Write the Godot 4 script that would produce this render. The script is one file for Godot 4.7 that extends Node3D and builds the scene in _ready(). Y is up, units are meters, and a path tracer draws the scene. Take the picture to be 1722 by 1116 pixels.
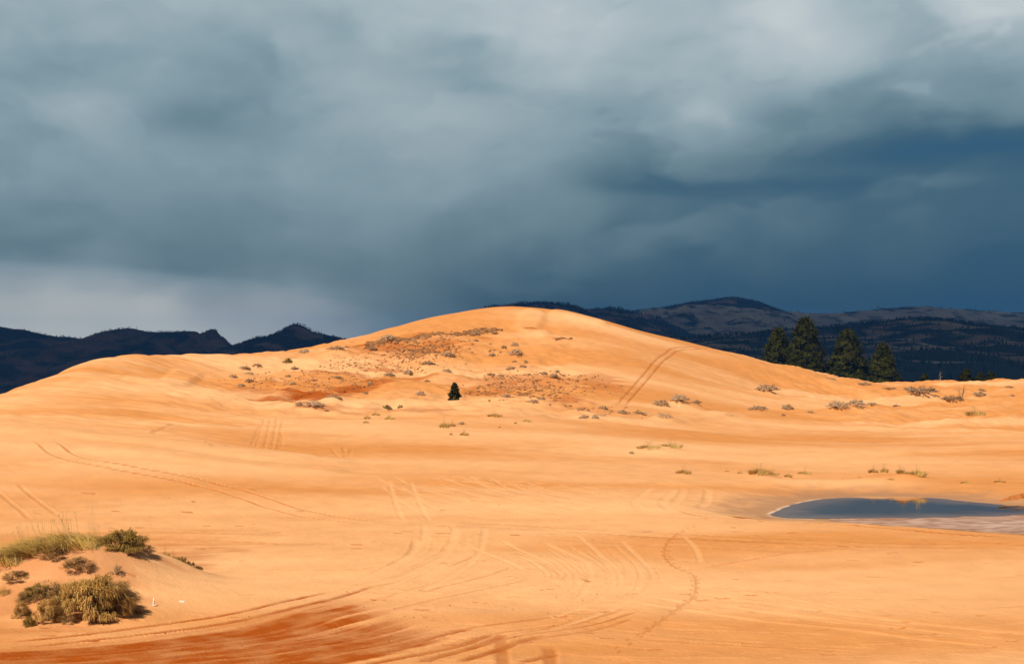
extends Node3D
# An orange sand dune field under a storm sky: a broad dune, a rain pool, sagebrush, pines, dark wooded hills.
# Metres, y up, the camera stands on a dune and looks along -z.

const EYE := Vector3(0.0, 7.0, 0.0)
const POOL_LEVEL := -0.10

var rng := RandomNumberGenerator.new()
var grain: FastNoiseLite
var swell: FastNoiseLite
var streak: FastNoiseLite
var rock: FastNoiseLite

# ---------------------------------------------------------------- naming
var used := {}

func numbered(called: String) -> String:
	var n: int = used.get(called, 0)
	used[called] = n + 1
	return called if n == 0 else "%s_%03d" % [called, n]

func tag(o: Node3D, label: String, category := "", group := "", kind := "") -> void:
	if label: o.set_meta("label", label)
	if category: o.set_meta("category", category)
	if group: o.set_meta("group", group)
	if kind: o.set_meta("kind", kind)

func thing(called: String, label: String, category: String, place := Vector3.ZERO, group := "") -> Node3D:
	var o := Node3D.new()
	o.name = numbered(called)
	add_child(o)
	o.position = place
	tag(o, label, category, group)
	return o

func put(mesh: Mesh, called: String, m: Material, parent: Node = self) -> MeshInstance3D:
	var o := MeshInstance3D.new()
	o.name = numbered(called) if parent == self else called
	o.mesh = mesh
	o.material_override = m
	parent.add_child(o, true)
	return o

func noise(seed_: int, freq: float, octaves := 3, kind := FastNoiseLite.TYPE_SIMPLEX_SMOOTH) -> FastNoiseLite:
	var n := FastNoiseLite.new()
	n.seed = seed_
	n.noise_type = kind
	n.frequency = freq
	n.fractal_type = FastNoiseLite.FRACTAL_FBM if octaves > 1 else FastNoiseLite.FRACTAL_NONE
	n.fractal_octaves = octaves
	return n

func noise_picture(seed_: int, freq: float, side: int, as_normal := false, strength := 4.0, octaves := 4) -> NoiseTexture2D:
	var t := NoiseTexture2D.new()
	t.noise = noise(seed_, freq, octaves)
	t.width = side
	t.height = side
	t.seamless = true
	t.as_normal_map = as_normal
	t.bump_strength = strength
	return t

# ---------------------------------------------------------------- a buffer of triangles
class Tris:
	var v := PackedVector3Array()
	var c := PackedColorArray()
	var i := PackedInt32Array()
	var lift := -1.0   # leaves face outwards and, by this much, up
	func tri(a: Vector3, b: Vector3, d: Vector3, col: Color) -> void:
		v.append(a); v.append(b); v.append(d)
		c.append(col); c.append(col); c.append(col)
	func quad(a: Vector3, b: Vector3, d: Vector3, e: Vector3, col: Color) -> void:
		tri(a, b, d, col)
		tri(a, d, e, col)
	# a narrow strip of blade that bends from a towards its tip
	func blade(a: Vector3, mid: Vector3, tip: Vector3, side: Vector3, col: Color) -> void:
		tri(a - side, a + side, mid + side * 0.7, col)
		tri(a - side, mid + side * 0.7, mid - side * 0.7, col)
		tri(mid - side * 0.7, mid + side * 0.7, tip, col)
	# a tapered round bar
	func bar(a: Vector3, b: Vector3, ra: float, rb: float, sides: int, col: Color) -> void:
		var d := (b - a).normalized()
		var u := d.cross(Vector3.RIGHT if absf(d.x) < 0.8 else Vector3.UP).normalized()
		var w := d.cross(u)
		for k in sides:
			var p := TAU * k / sides
			var q := TAU * (k + 1) / sides
			var e := u * cos(p) + w * sin(p)
			var f := u * cos(q) + w * sin(q)
			quad(a + e * ra, a + f * ra, b + f * rb, b + e * rb, col)
	func made() -> ArrayMesh:
		var a := []
		a.resize(Mesh.ARRAY_MAX)
		a[Mesh.ARRAY_COLOR] = c
		if i.size(): a[Mesh.ARRAY_INDEX] = i
		if lift >= 0.0:
			var n := PackedVector3Array()
			for k in range(0, v.size(), 3):
				var m := (v[k] + v[k + 1] + v[k + 2]) / 3.0
				var out := Vector3(m.x, lift, m.z).normalized()
				var own := (v[k + 1] - v[k]).cross(v[k + 2] - v[k]).normalized()
				if own.dot(out) > 0.0:
					var swap := v[k + 1]
					v[k + 1] = v[k + 2]
					v[k + 2] = swap
				else:
					own = -own
				out = (out * 1.2 + own * 0.6).normalized()
				n.append(out); n.append(out); n.append(out)
			a[Mesh.ARRAY_NORMAL] = n
		a[Mesh.ARRAY_VERTEX] = v
		var m := ArrayMesh.new()
		m.add_surface_from_arrays(Mesh.PRIMITIVE_TRIANGLES, a)
		return m

func painted(rough := 0.95, specular := 0.2) -> StandardMaterial3D:
	var m := StandardMaterial3D.new()
	m.vertex_color_use_as_albedo = true
	m.roughness = rough
	m.metallic_specular = specular
	m.cull_mode = BaseMaterial3D.CULL_DISABLED
	return m

func shade(c: Color, f: float) -> Color:
	return Color(c.r * f, c.g * f, c.b * f)

func mixc(a: Color, b: Color, t: float) -> Color:
	return a.lerp(b, clampf(t, 0.0, 1.0))

# ---------------------------------------------------------------- the lie of the land
# surveyed heights of the dune field: x, height, z
const SURVEY: Array[Vector3] = [
	Vector3(-43.66, 3.09, -100), Vector3(-45.25, 5.11, -118), Vector3(-44.25, 6.34, -124), Vector3(-42.68, 7.82, -131), Vector3(-40.66, 8.72, -138), Vector3(-38.05, 8.96, -142),
	Vector3(-34.8, 9.03, -147), Vector3(-31.24, 9.1, -152), Vector3(-28.4, 9.21, -155), Vector3(-26.32, 9.45, -157), Vector3(-24.33, 9.92, -160), Vector3(-20.19, 11.17, -164),
	Vector3(-15.81, 12.47, -168), Vector3(-10.76, 13.86, -171), Vector3(-7.77, 14.54, -172.5), Vector3(-4.74, 15.15, -174), Vector3(-2.26, 15.55, -175), Vector3(0.08, 15.71, -176),
	Vector3(3.07, 15.5, -176.5), Vector3(7.82, 14.97, -177), Vector3(12.63, 13.99, -178), Vector3(17.44, 12.49, -178.5), Vector3(22.27, 11.39, -179), Vector3(27.21, 10.29, -180),
	Vector3(33.99, 8.95, -182), Vector3(39.28, 7.74, -184), Vector3(44.67, 6.5, -186), Vector3(51.28, 5.32, -189), Vector3(55.78, 5.48, -190), Vector3(62.89, 5.81, -191),
	Vector3(73.65, 5.97, -192), Vector3(84.6, 5.97, -192), Vector3(0, -0.01, -37.5), Vector3(0, -0.01, -42.5), Vector3(0, 0, -49), Vector3(0, 0.12, -57),
	Vector3(0, 0.3, -65), Vector3(0, 0.69, -74), Vector3(0, 1.26, -85), Vector3(0, 2.12, -98), Vector3(0, 2.99, -110), Vector3(0, 3.72, -119),
	Vector3(0, 5.11, -133), Vector3(0, 6.87, -144), Vector3(0, 9.64, -156), Vector3(0, 12.84, -168), Vector3(-33.72, 3.32, -88), Vector3(-38.33, 3.8, -100),
	Vector3(-30.25, 2.36, -79), Vector3(-27.75, 1.46, -72.5), Vector3(-24.48, 0.69, -64), Vector3(-21.6, 0.18, -56.5), Vector3(-18.33, -0.07, -48), Vector3(-14.49, -0.1, -38),
	Vector3(-12.39, -0.02, -32.5), Vector3(-27.84, 2.89, -88), Vector3(-21.71, 2.32, -87), Vector3(-16.58, 1.77, -86.5), Vector3(-30.7, 3.25, -97), Vector3(-23.97, 2.86, -96),
	Vector3(-18.41, 2.3, -96), Vector3(-34.74, 5.32, -118), Vector3(-31.2, 4.08, -106), Vector3(-23.81, 3.8, -116), Vector3(-26.9, 5.72, -131), Vector3(-34.25, 7.18, -137),
	Vector3(-30.24, 5.28, -121), Vector3(-38, 7.17, -129), Vector3(-29.38, 7.51, -143), Vector3(-15.54, 3.54, -116), Vector3(-18.51, 6.26, -138), Vector3(-20.26, 8.55, -151),
	Vector3(-19.46, 1.73, -78), Vector3(-15.82, 0.46, -63.5), Vector3(-14.56, 1.19, -76), Vector3(-10.91, 0.12, -57), Vector3(6.31, -0.02, -32.5), Vector3(8.37, -0.09, -43),
	Vector3(10.13, 0.03, -52), Vector3(16.59, 0.5, -85), Vector3(19.72, 1.07, -101), Vector3(24.03, 1.97, -123), Vector3(27.17, 3.16, -139), Vector3(30.89, 4.75, -158),
	Vector3(32.86, 6.1, -168), Vector3(12.39, -0.02, -32.5), Vector3(16.41, -0.09, -43), Vector3(19.87, 0.03, -52), Vector3(32.92, 0.43, -86), Vector3(39.06, 1.01, -102),
	Vector3(48.28, 1.84, -126), Vector3(55.2, 3.03, -144), Vector3(62.89, 4.3, -164), Vector3(40.11, 2.8, -141), Vector3(46.67, 4.08, -164), Vector3(28.99, 1.01, -102),
	Vector3(9.64, 3.12, -121), Vector3(10.12, 3.95, -127), Vector3(11.32, 6.24, -142), Vector3(12.45, 8.95, -156), Vector3(16.21, 2.96, -126), Vector3(19.31, 6.2, -150),
	Vector3(21.13, 8.32, -164), Vector3(5.33, 0.4, -67), Vector3(7, 1.05, -88), Vector3(-50.65, 2, -126), Vector3(-65.49, -4, -185), Vector3(-82.96, -8, -250),
	Vector3(-51.33, 2.14, -150), Vector3(-66.38, -4, -209), Vector3(-84.08, -8, -274), Vector3(-47.17, 4.52, -164), Vector3(-61, -4, -223), Vector3(-77.26, -8, -288),
	Vector3(-40.37, 4.83, -173), Vector3(-52.2, -4, -232), Vector3(-66.12, -8, -297), Vector3(-32.94, 5.01, -181), Vector3(-42.6, -4, -240), Vector3(-53.96, -8, -305),
	Vector3(-28.22, 5.72, -186), Vector3(-36.49, -4, -245), Vector3(-46.22, -8, -310), Vector3(-18.34, 8.27, -194), Vector3(-23.72, -4, -253), Vector3(-30.04, -8, -318),
	Vector3(-9.02, 10.34, -198.5), Vector3(-11.66, -4, -257.5), Vector3(-14.77, -8, -322.5), Vector3(-2.63, 11.35, -201), Vector3(-3.4, -4, -260), Vector3(-4.3, -8, -325),
	Vector3(3.56, 11.3, -202.5), Vector3(4.61, -4, -261.5), Vector3(5.84, -8, -326.5), Vector3(14.65, 9.79, -204), Vector3(18.94, -4, -263), Vector3(23.99, -8, -328),
	Vector3(25.83, 7.19, -205), Vector3(33.41, -4, -264), Vector3(42.32, -8, -329), Vector3(39.43, 4.75, -208), Vector3(50.99, -4, -267), Vector3(64.59, -8, -332),
	Vector3(51.82, 2.3, -212), Vector3(67.01, 0.5, -271), Vector3(84.87, -8, -336), Vector3(64.71, 3.48, -216), Vector3(83.67, 0.5, -275), Vector3(105.98, -8, -340),
	Vector3(85.44, 3.97, -218), Vector3(110.48, 0.5, -277), Vector3(139.94, -8, -342), Vector3(0, 5.3, 0), Vector3(-30, 5, 0), Vector3(30, 5, 0),
	Vector3(0, 3, -12), Vector3(-25, 3, -12), Vector3(25, 3, -12), Vector3(0, 1, -21), Vector3(-20, 1, -21), Vector3(20, 1, -21),
	Vector3(0, 5.5, 20), Vector3(-40, 5, 20), Vector3(40, 5, 20), Vector3(-60, 1.5, -60), Vector3(60, 0.3, -60), Vector3(-75, 3.5, -95),
	Vector3(75, 2, -110), Vector3(-110, 2, -150), Vector3(120, 3, -190), Vector3(-120, 0, -60), Vector3(120, 0, -60), Vector3(60, 3, 0),
	Vector3(-60, 3, 0),
]

const CELL := 2.0
const GX0 := -152.0
const GZ0 := -300.0
const GNX := 153
const GNZ := 163
var relief := PackedFloat32Array()

func survey_surface() -> void:
	# a thin plate through the surveyed heights, tabulated on a 2 m grid
	var n := SURVEY.size()
	var size := n + 3
	var a: Array[PackedFloat64Array] = []
	for r in size:
		var row := PackedFloat64Array()
		row.resize(size + 1)
		a.append(row)
	for r in n:
		var p: Vector3 = SURVEY[r]
		for s in n:
			var q: Vector3 = SURVEY[s]
			var d2 := (p.x - q.x) * (p.x - q.x) + (p.z - q.z) * (p.z - q.z)
			a[r][s] = d2 * log(d2) if d2 > 0.0 else 0.0
		a[r][r] += 2.0
		a[r][n] = 1.0; a[r][n + 1] = p.x; a[r][n + 2] = p.z
		a[n][r] = 1.0; a[n + 1][r] = p.x; a[n + 2][r] = p.z
		a[r][size] = p.y
	for k in size:
		var best := k
		for r in range(k + 1, size):
			if absf(a[r][k]) > absf(a[best][k]): best = r
		var swap := a[k]; a[k] = a[best]; a[best] = swap
		var lead := a[k]
		for r in range(k + 1, size):
			var row := a[r]
			var f := row[k] / lead[k]
			if f != 0.0:
				for s in range(k, size + 1): row[s] -= f * lead[s]
				a[r] = row
	var w := PackedFloat64Array()
	w.resize(size)
	for k in range(size - 1, -1, -1):
		var sum := a[k][size]
		for s in range(k + 1, size): sum -= a[k][s] * w[s]
		w[k] = sum / a[k][k]
	var px := PackedFloat64Array()
	var pz := PackedFloat64Array()
	for p: Vector3 in SURVEY:
		px.append(p.x); pz.append(p.z)
	relief.resize(GNX * GNZ)
	for j in GNZ:
		var z := GZ0 + j * CELL
		for i in GNX:
			var x := GX0 + i * CELL
			var h := w[n] + w[n + 1] * x + w[n + 2] * z
			for k in n:
				var dx := x - px[k]
				var dz := z - pz[k]
				var d2 := dx * dx + dz * dz + 1e-9
				h += w[k] * d2 * log(d2)
			relief[j * GNX + i] = h

func spline(a: float, b: float, c: float, d: float, t: float) -> float:
	return b + 0.5 * t * (c - a + t * (2.0 * a - 5.0 * b + 4.0 * c - d + t * (3.0 * (b - c) + d - a)))

func ground(x: float, z: float) -> float:
	var fx := clampf((x - GX0) / CELL, 1.0, GNX - 3.001)
	var fz := clampf((z - GZ0) / CELL, 1.0, GNZ - 3.001)
	var i := int(fx)
	var j := int(fz)
	var t := fx - i
	var o := (j - 1) * GNX + i - 1
	var h := spline(spline(relief[o], relief[o + 1], relief[o + 2], relief[o + 3], t), spline(relief[o + GNX], relief[o + GNX + 1], relief[o + GNX + 2], relief[o + GNX + 3], t),
		spline(relief[o + 2 * GNX], relief[o + 2 * GNX + 1], relief[o + 2 * GNX + 2], relief[o + 2 * GNX + 3], t), spline(relief[o + 3 * GNX], relief[o + 3 * GNX + 1], relief[o + 3 * GNX + 2], relief[o + 3 * GNX + 3], t), fz - j)
	var off := maxf(maxf(absf(x) - 110.0, -z - 262.0), z - 5.0)
	if off > 0.0:
		h = lerpf(h, -5.0 + 2.5 * swell.get_noise_2d(x * 0.3, z * 0.3) + clampf(z + 60.0, 0.0, 60.0) * 0.12, smoothstep(0.0, 38.0, off))
	# wind-laid swells, longer across than along the view
	h += 0.16 * swell.get_noise_2d(x * 0.7, z * 1.5)
	# the wind-combed flank on the left, and the hummocks of the broken ground on the right
	var comb := smoothstep(-8.0, -30.0, x) * smoothstep(-78.0, -96.0, z)
	if comb > 0.0:
		h += comb * 0.26 * streak.get_noise_2d(x * 0.32 + z * 0.10, z * 1.6 - x * 0.25)
	var broken := smoothstep(22.0, 42.0, x) * smoothstep(-112.0, -135.0, z) * (1.0 - smoothstep(-215.0, -235.0, z) * 0.0)
	if broken > 0.0:
		h += broken * (0.55 * swell.get_noise_2d(x * 2.2 + 40.0, z * 2.0) + 0.12 * streak.get_noise_2d(x * 2.0, z * 2.0))
	# hummocks and slumps on the face of the dune
	var face := smoothstep(-106.0, -122.0, z) * smoothstep(-174.0, -160.0, z) * smoothstep(14.0, 4.0, x) * smoothstep(-36.0, -23.0, x)
	if face > 0.0:
		h += face * (0.55 * swell.get_noise_2d(x * 2.1 + 11.0, z * 2.4) + 0.22 * streak.get_noise_2d(x * 0.9, z * 1.0))
	return h

# low mounds that plants hold together: x, z, half widths, height
const MOUNDS := [
	[-14.28, -43.4, 3.1, 2.5, 1.4], [-12.96, -45.2, 1.6, 1.6, 0.45], [-12.5, -39.6, 1.7, 1.1, 0.25], [-16.82, -43.5, 2, 2.2, 0.45], [-11.76, -46, 1.2, 1, 0.38],
	[-24.34, -156, 1.03, 0.83, 0.16], [-28.7, -142.8, 0.85, 0.69, 0.16], [-27.81, -140.9, 0.84, 0.68, 0.16], [-27.81, -145.1, 0.72, 0.6, 0.16], [-28.84, -137.7, 0.64, 0.6, 0.16],
	[-26.71, -131.2, 0.7, 0.6, 0.16], [-26.49, -134.5, 0.62, 0.6, 0.16], [-20.44, -154.4, 1.28, 1.03, 0.32], [-14.8, -158.8, 1.42, 1.15, 0.32], [-12.81, -138.9, 0.83, 0.67, 0.16],
	[-11.16, -143.1, 0.85, 0.69, 0.16], [-16.81, -125, 0.83, 0.67, 0.32], [-17.68, -118.9, 1.34, 1.08, 0.32], [-7.26, -150.9, 1.1, 0.89, 0.32], [-9.27, -147.5, 1.08, 0.87, 0.16],
	[-7, -141.6, 1.03, 0.83, 0.16], [0.35, -158.2, 0.68, 0.6, 0.16], [-2.33, -154, 0.56, 0.6, 0.16], [0.41, -153, 1.22, 0.98, 0.16], [-4.52, -163.6, 0.81, 0.66, 0.16],
	[-0.06, -145.3, 0.77, 0.62, 0.16], [4.43, -139.9, 0.6, 0.6, 0.16], [1.99, -124, 0.62, 0.6, 0.16], [2.81, -126, 0.59, 0.6, 0.16], [6.13, -120.8, 0.64, 0.6, 0.16],
	[6.32, -116.3, 0.66, 0.6, 0.16], [7.18, -115.2, 0.5, 0.6, 0.16], [7.96, -117.7, 0.7, 0.6, 0.16], [8.35, -122.6, 0.61, 0.6, 0.16], [9.58, -116.4, 0.85, 0.69, 0.16],
	[9.99, -121.3, 0.64, 0.6, 0.16], [11.66, -122.4, 1.06, 0.85, 0.16], [14.42, -129.5, 1.12, 0.9, 0.32], [16.54, -131.3, 1.39, 1.12, 0.48], [18.29, -132.1, 0.74, 0.6, 0.32],
	[13.58, -120.1, 1.31, 1.06, 0.32], [29.47, -153.9, 1.74, 1.4, 0.64], [28.92, -140.3, 0.88, 0.71, 0.16], [25.09, -135.8, 1.35, 1.09, 0.32], [34.14, -139.7, 1.58, 1.27, 0.48],
	[36.27, -140.7, 1.59, 1.28, 0.48], [40.66, -150.7, 1.15, 0.93, 0.16], [43.39, -150.6, 0.65, 0.6, 0.16], [50.03, -167.9, 1.17, 0.94, 0.32], [50.19, -163.1, 2.49, 2.01, 0.64],
	[51.47, -156, 1.76, 1.42, 0.48], [56.25, -160.7, 1.07, 0.86, 0.32], [60.17, -171, 0.85, 0.69, 0.16], [64.16, -172.3, 0.86, 0.69, 0.16], [41.22, -172.6, 1.15, 0.92, 0.16],
	[45.78, -173.6, 1.27, 1.02, 0.32], [47.63, -168.4, 1.34, 1.08, 0.16], [20.53, -129.2, 1.16, 0.93, 0.16], [-11.79, -115.1, 0.48, 0.6, 0.12], [-10.13, -110.5, 0.61, 0.6, 0.12],
	[-5.29, -104.2, 0.58, 0.6, 0.12], [-3.59, -99.7, 0.47, 0.6, 0.12], [-1.45, -112.3, 0.87, 0.7, 0.12], [1.22, -109.3, 0.45, 0.6, 0.12], [11.69, -98.1, 1.25, 1.01, 0.12],
	[9.81, -96.3, 1.17, 0.94, 0.12], [10.69, -82.9, 0.69, 0.6, 0.12], [15.46, -83.6, 0.97, 0.78, 0.12], [16.37, -83.9, 0.56, 0.6, 0.12], [17.4, -84.2, 0.35, 0.6, 0.12],
	[18.79, -85.9, 0.62, 0.6, 0.12], [23.16, -85.7, 0.43, 0.6, 0.12], [24.33, -87.3, 0.36, 0.6, 0.12], [25.27, -86.9, 0.36, 0.6, 0.12], [24.48, -83.7, 0.46, 0.6, 0.12],
	[25.41, -83.7, 0.79, 0.63, 0.12], [47.53, -136.7, 1.44, 1.16, 0.12], [27.44, -80.9, 0.45, 0.6, 0.12], [29.89, -81.9, 0.5, 0.6, 0.12], [10.77, -97.2, 1.3, 2, 0.25],
	[24.05, -84, 2.06, 2.2, 0.35], [15.46, -83.6, 1.12, 1.6, 0.2], [47.4, -136.7, 1.83, 1.6, 0.25], [16.6, -131.7, 2.35, 2.2, 0.35], [35.43, -141.1, 2.83, 2.2, 0.4],
	[50.59, -164.4, 2.57, 2.5, 0.4], [-6.92, -139.9, 1.87, 3, 0.5], [-10.17, -133.5, 3.57, 4, 0.7], [-16.28, -121.5, 1.63, 2, 0.5]
]

var mound_list: Array[PackedFloat32Array] = []

func mounds_at(x: float, z: float) -> float:
	var h := 0.0
	for m in mound_list:
		var dx := (x - m[0]) / m[2]
		var dz := (z - m[1]) / m[3]
		var r2 := dx * dx + dz * dz
		if r2 < 6.0: h += m[4] * exp(-r2)
	return h

# the rain pool and the mud it left: outlines on the flat, x and z
const POOL: Array[Vector2] = [Vector2(13.07, -67.2), Vector2(13.68, -69.23), Vector2(15.54, -73.01), Vector2(17.43, -75.59), Vector2(19.43, -76.86), Vector2(21.24, -77.23), Vector2(22.9, -77.04), Vector2(24.32, -76.13), Vector2(25.19, -74.71), Vector2(26.24, -73.01), Vector2(27.55, -72.03), Vector2(29.78, -71.39), Vector2(30.54, -69.53), Vector2(28.26, -67.77), Vector2(25.64, -67.06), Vector2(22.91, -66.23), Vector2(20.39, -65.69), Vector2(17.18, -65.69), Vector2(14.82, -65.55), Vector2(13.42, -65.82)]
const MUD_FLAT: Array[Vector2] = [Vector2(15.53, -64.89), Vector2(18.02, -65.55), Vector2(20.39, -65.69), Vector2(22.91, -66.23), Vector2(25.64, -67.06), Vector2(28.26, -67.77), Vector2(30.12, -67.2), Vector2(27.63, -61.06), Vector2(24.34, -58.4), Vector2(22.57, -59.04), Vector2(21.18, -59.7), Vector2(19.96, -60.83), Vector2(18.14, -62.01), Vector2(16.54, -63.23)]

var pool_edge := PackedVector2Array()
var mud_edge := PackedVector2Array()

func edge_distance(p: Vector2, edge: PackedVector2Array) -> float:
	var best := 1e9
	for k in edge.size():
		best = minf(best, Geometry2D.get_closest_point_to_segment(p, edge[k], edge[(k + 1) % edge.size()]).distance_squared_to(p))
	return sqrt(best) * (-1.0 if Geometry2D.is_point_in_polygon(p, edge) else 1.0)

var basin := PackedFloat32Array()
var basin_mud := PackedFloat32Array()
const BX0 := 1.0
const BZ0 := -97.0
const BN := 130
const BS := 0.4

func tabulate_basin() -> void:
	basin.resize(BN * BN)
	basin_mud.resize(BN * BN)
	for j in BN:
		for i in BN:
			var p := Vector2(BX0 + i * BS, BZ0 + j * BS)
			basin[j * BN + i] = edge_distance(p, pool_edge)
			basin_mud[j * BN + i] = edge_distance(p, mud_edge)

func basin_at(table: PackedFloat32Array, x: float, z: float) -> float:
	var fx := clampf((x - BX0) / BS, 0.0, BN - 1.001)
	var fz := clampf((z - BZ0) / BS, 0.0, BN - 1.001)
	if fx <= 0.0 or fz <= 0.0 or fz >= BN - 1.01: return 30.0
	var i := int(fx)
	var j := int(fz)
	var o := j * BN + i
	return lerpf(lerpf(table[o], table[o + 1], fx - i), lerpf(table[o + BN], table[o + BN + 1], fx - i), fz - j)

func with_basin(h: float, x: float, z: float) -> float:
	var s := basin_at(basin, x, z)
	var q := basin_at(basin_mud, x, z)
	if s < 7.0 or q < 4.0:
		var flat := POOL_LEVEL + (0.20 * s if s < 0.0 else 0.022 * s)
		flat = maxf(flat, POOL_LEVEL - 0.3) + 0.010 * grain.get_noise_2d(x * 0.5, z * 0.5)
		h = lerpf(flat, h, smoothstep(0.3, 6.0, s))
		var low := POOL_LEVEL + 0.004 + 0.016 * swell.get_noise_2d(x * 4.0, z * 4.0)
		h = lerpf(minf(h, low), h, smoothstep(-0.5, 2.5, q)) if s > 0.0 else h
	return h

func height(x: float, z: float) -> float:
	return with_basin(ground(x, z) + mounds_at(x, z), x, z)

func on_ground(x: float, z: float, sunk := 0.0) -> Vector3:
	return Vector3(x, height(x, z) - sunk, z)

# ---------------------------------------------------------------- the sky
# how bright the cloud is: compass degrees right of the view, degrees up, brightness
const CLOUDS: Array[Vector3] = [
	Vector3(-20, 14.2, 0.6), Vector3(-15.4, 14.5, 0.62), Vector3(-10.5, 15, 0.64), Vector3(-4.1, 15.2, 0.7), Vector3(2.3, 15, 0.72), Vector3(7.4, 15.4, 0.62), Vector3(11.2, 14.5, 0.75), Vector3(15.5, 14.5, 0.6),
	Vector3(20.2, 14.4, 0.75), Vector3(-20, 12.1, 0.5), Vector3(-15.3, 12.4, 0.53), Vector3(-11.7, 12.8, 0.5), Vector3(-7.7, 13, 0.6), Vector3(-4.1, 13.3, 0.54), Vector3(-1.1, 12.6, 0.53), Vector3(2.3, 12.8, 0.66),
	Vector3(6.1, 12.8, 0.6), Vector3(9.9, 12.7, 0.62), Vector3(13.6, 12.7, 0.66), Vector3(18.3, 12.2, 0.55), Vector3(21.1, 12, 0.55), Vector3(-20, 10.2, 0.47), Vector3(-18.1, 10.8, 0.57), Vector3(-13.4, 10.8, 0.45),
	Vector3(-10.4, 10.4, 0.47), Vector3(-6.7, 11, 0.57), Vector3(-2.8, 10.8, 0.6), Vector3(2.3, 10.8, 0.51), Vector3(5.6, 11.1, 0.46), Vector3(8.4, 11.1, 0.6), Vector3(11.1, 10.9, 0.42), Vector3(14.8, 10.5, 0.4),
	Vector3(18.3, 10.8, 0.46), Vector3(20.6, 10.2, 0.42), Vector3(-20, 8.6, 0.5), Vector3(-14.1, 8.8, 0.49), Vector3(-6.7, 9, 0.53), Vector3(-1.6, 9.1, 0.55), Vector3(1, 9.1, 0.51), Vector3(3.6, 9.1, 0.38),
	Vector3(8.6, 9, 0.37), Vector3(13.6, 8.9, 0.29), Vector3(17.2, 9.3, 0.2), Vector3(20.6, 8.8, 0.16), Vector3(-19.9, 7.4, 0.45), Vector3(-14.1, 7.6, 0.46), Vector3(-6.7, 7.8, 0.49), Vector3(-1.6, 7.8, 0.49),
	Vector3(1.8, 7.8, 0.44), Vector3(5.6, 7.7, 0.33), Vector3(8.6, 7.8, 0.29), Vector3(13.6, 7.6, 0.27), Vector3(18.3, 7.5, 0.26), Vector3(21.1, 7.3, 0.22), Vector3(-19.9, 6.2, 0.4), Vector3(-14.1, 6.4, 0.43),
	Vector3(-6.7, 6.5, 0.46), Vector3(1, 6.6, 0.42), Vector3(6.1, 6.5, 0.36), Vector3(11.1, 6.5, 0.31), Vector3(15.9, 6.3, 0.27), Vector3(20.6, 6.2, 0.21), Vector3(-19.9, 4.8, 0.34), Vector3(-14.1, 4.9, 0.38),
	Vector3(-6.7, 5, 0.41), Vector3(-1.6, 5.1, 0.36), Vector3(3.6, 5, 0.31), Vector3(11.1, 5, 0.25), Vector3(15.9, 4.9, 0.21), Vector3(20.6, 4.7, 0.17), Vector3(-20.4, 3.7, 0.7), Vector3(-16.4, 3.8, 0.58),
	Vector3(-11.6, 4, 0.39), Vector3(-6.6, 4, 0.39), Vector3(-0.3, 4, 0.28), Vector3(6.1, 4, 0.22), Vector3(13.5, 3.9, 0.17), Vector3(20.5, 3.8, 0.12), Vector3(-19.9, 2.6, 0.96), Vector3(-16.4, 2.6, 0.95),
	Vector3(-11.6, 2.7, 0.84), Vector3(-9.2, 2.7, 0.72), Vector3(-6.6, 2.7, 0.45), Vector3(-4.1, 2.8, 0.36), Vector3(-0.3, 3, 0.24), Vector3(3.5, 2.8, 0.2), Vector3(8.6, 3, 0.16), Vector3(13.5, 2.7, 0.12),
	Vector3(20.5, 2.6, 0.08), Vector3(-19.9, 1.6, 1), Vector3(-14, 1.7, 0.97), Vector3(-10.4, 1.7, 0.86), Vector3(-7.4, 1.7, 0.68), Vector3(-4.1, 1.7, 0.38), Vector3(3.5, 1.5, 0.18), Vector3(13.5, 1.7, 0.11),
	Vector3(20.5, 1.6, 0.07), Vector3(-19.9, 0.2, 1), Vector3(-9.1, 0.2, 0.85), Vector3(1, 0.2, 0.2), Vector3(13.5, 0.2, 0.1), Vector3(20.5, 0.2, 0.07),
]
# single puffs and shreds: degrees right, degrees up, half sizes, how much lighter
const PUFFS := [
	[8, 11.2, 0.9, 0.46, 0.1], [9.1, 10.8, 0.4, 0.41, 0.06], [13, 13.6, 1.9, 1.15, 0.06], [10.7, 14.8, 1.5, 1.03, 0.03], [14.3, 11.7, 1.4, 0.36, -0.07], [-13.4, 10.4, 2.4, 0.67, -0.06],
	[-17.7, 11, 1.9, 0.46, 0.06], [-1.2, 12.1, 1.4, 0.41, -0.08], [-2.6, 12.8, 1.3, 0.36, -0.05], [-5.7, 12, 3.1, 1.03, 0.05], [-7.7, 14.7, 1.5, 0.51, -0.05], [3.1, 14.3, 2.1, 1.03, 0.05],
	[19.3, 11.9, 2.8, 0.64, -0.06], [20.4, 14.2, 1.5, 0.64, 0.02], [-19.8, 12.3, 1.8, 0.77, -0.05], [11.9, 11.1, 2.1, 0.77, -0.07], [18.8, 9.2, 4.1, 0.51, -0.11], [15.5, 8.8, 2.3, 0.36, -0.05],
	[8.6, 7.8, 4.4, 0.38, -0.07], [14, 7.8, 3.1, 0.26, -0.04], [18.1, 7.9, 2.8, 0.31, 0.06], [5.1, 8.2, 2.3, 0.41, -0.04], [-18.6, 6.1, 1.5, 0.36, 0.05], [-20.2, 5.6, 1.3, 0.31, 0.04],
	[-10.5, 12.9, 2.8, 0.64, -0.05], [3.6, 8.3, 1.5, 0.64, -0.05]
]

const CX0 := -27.0
const CY0 := -1.0
const CNX := 55
const CNY := 24
var cloud_table := PackedFloat32Array()
var cloud_a: FastNoiseLite
var cloud_b: FastNoiseLite
var cloud_c: FastNoiseLite

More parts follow.
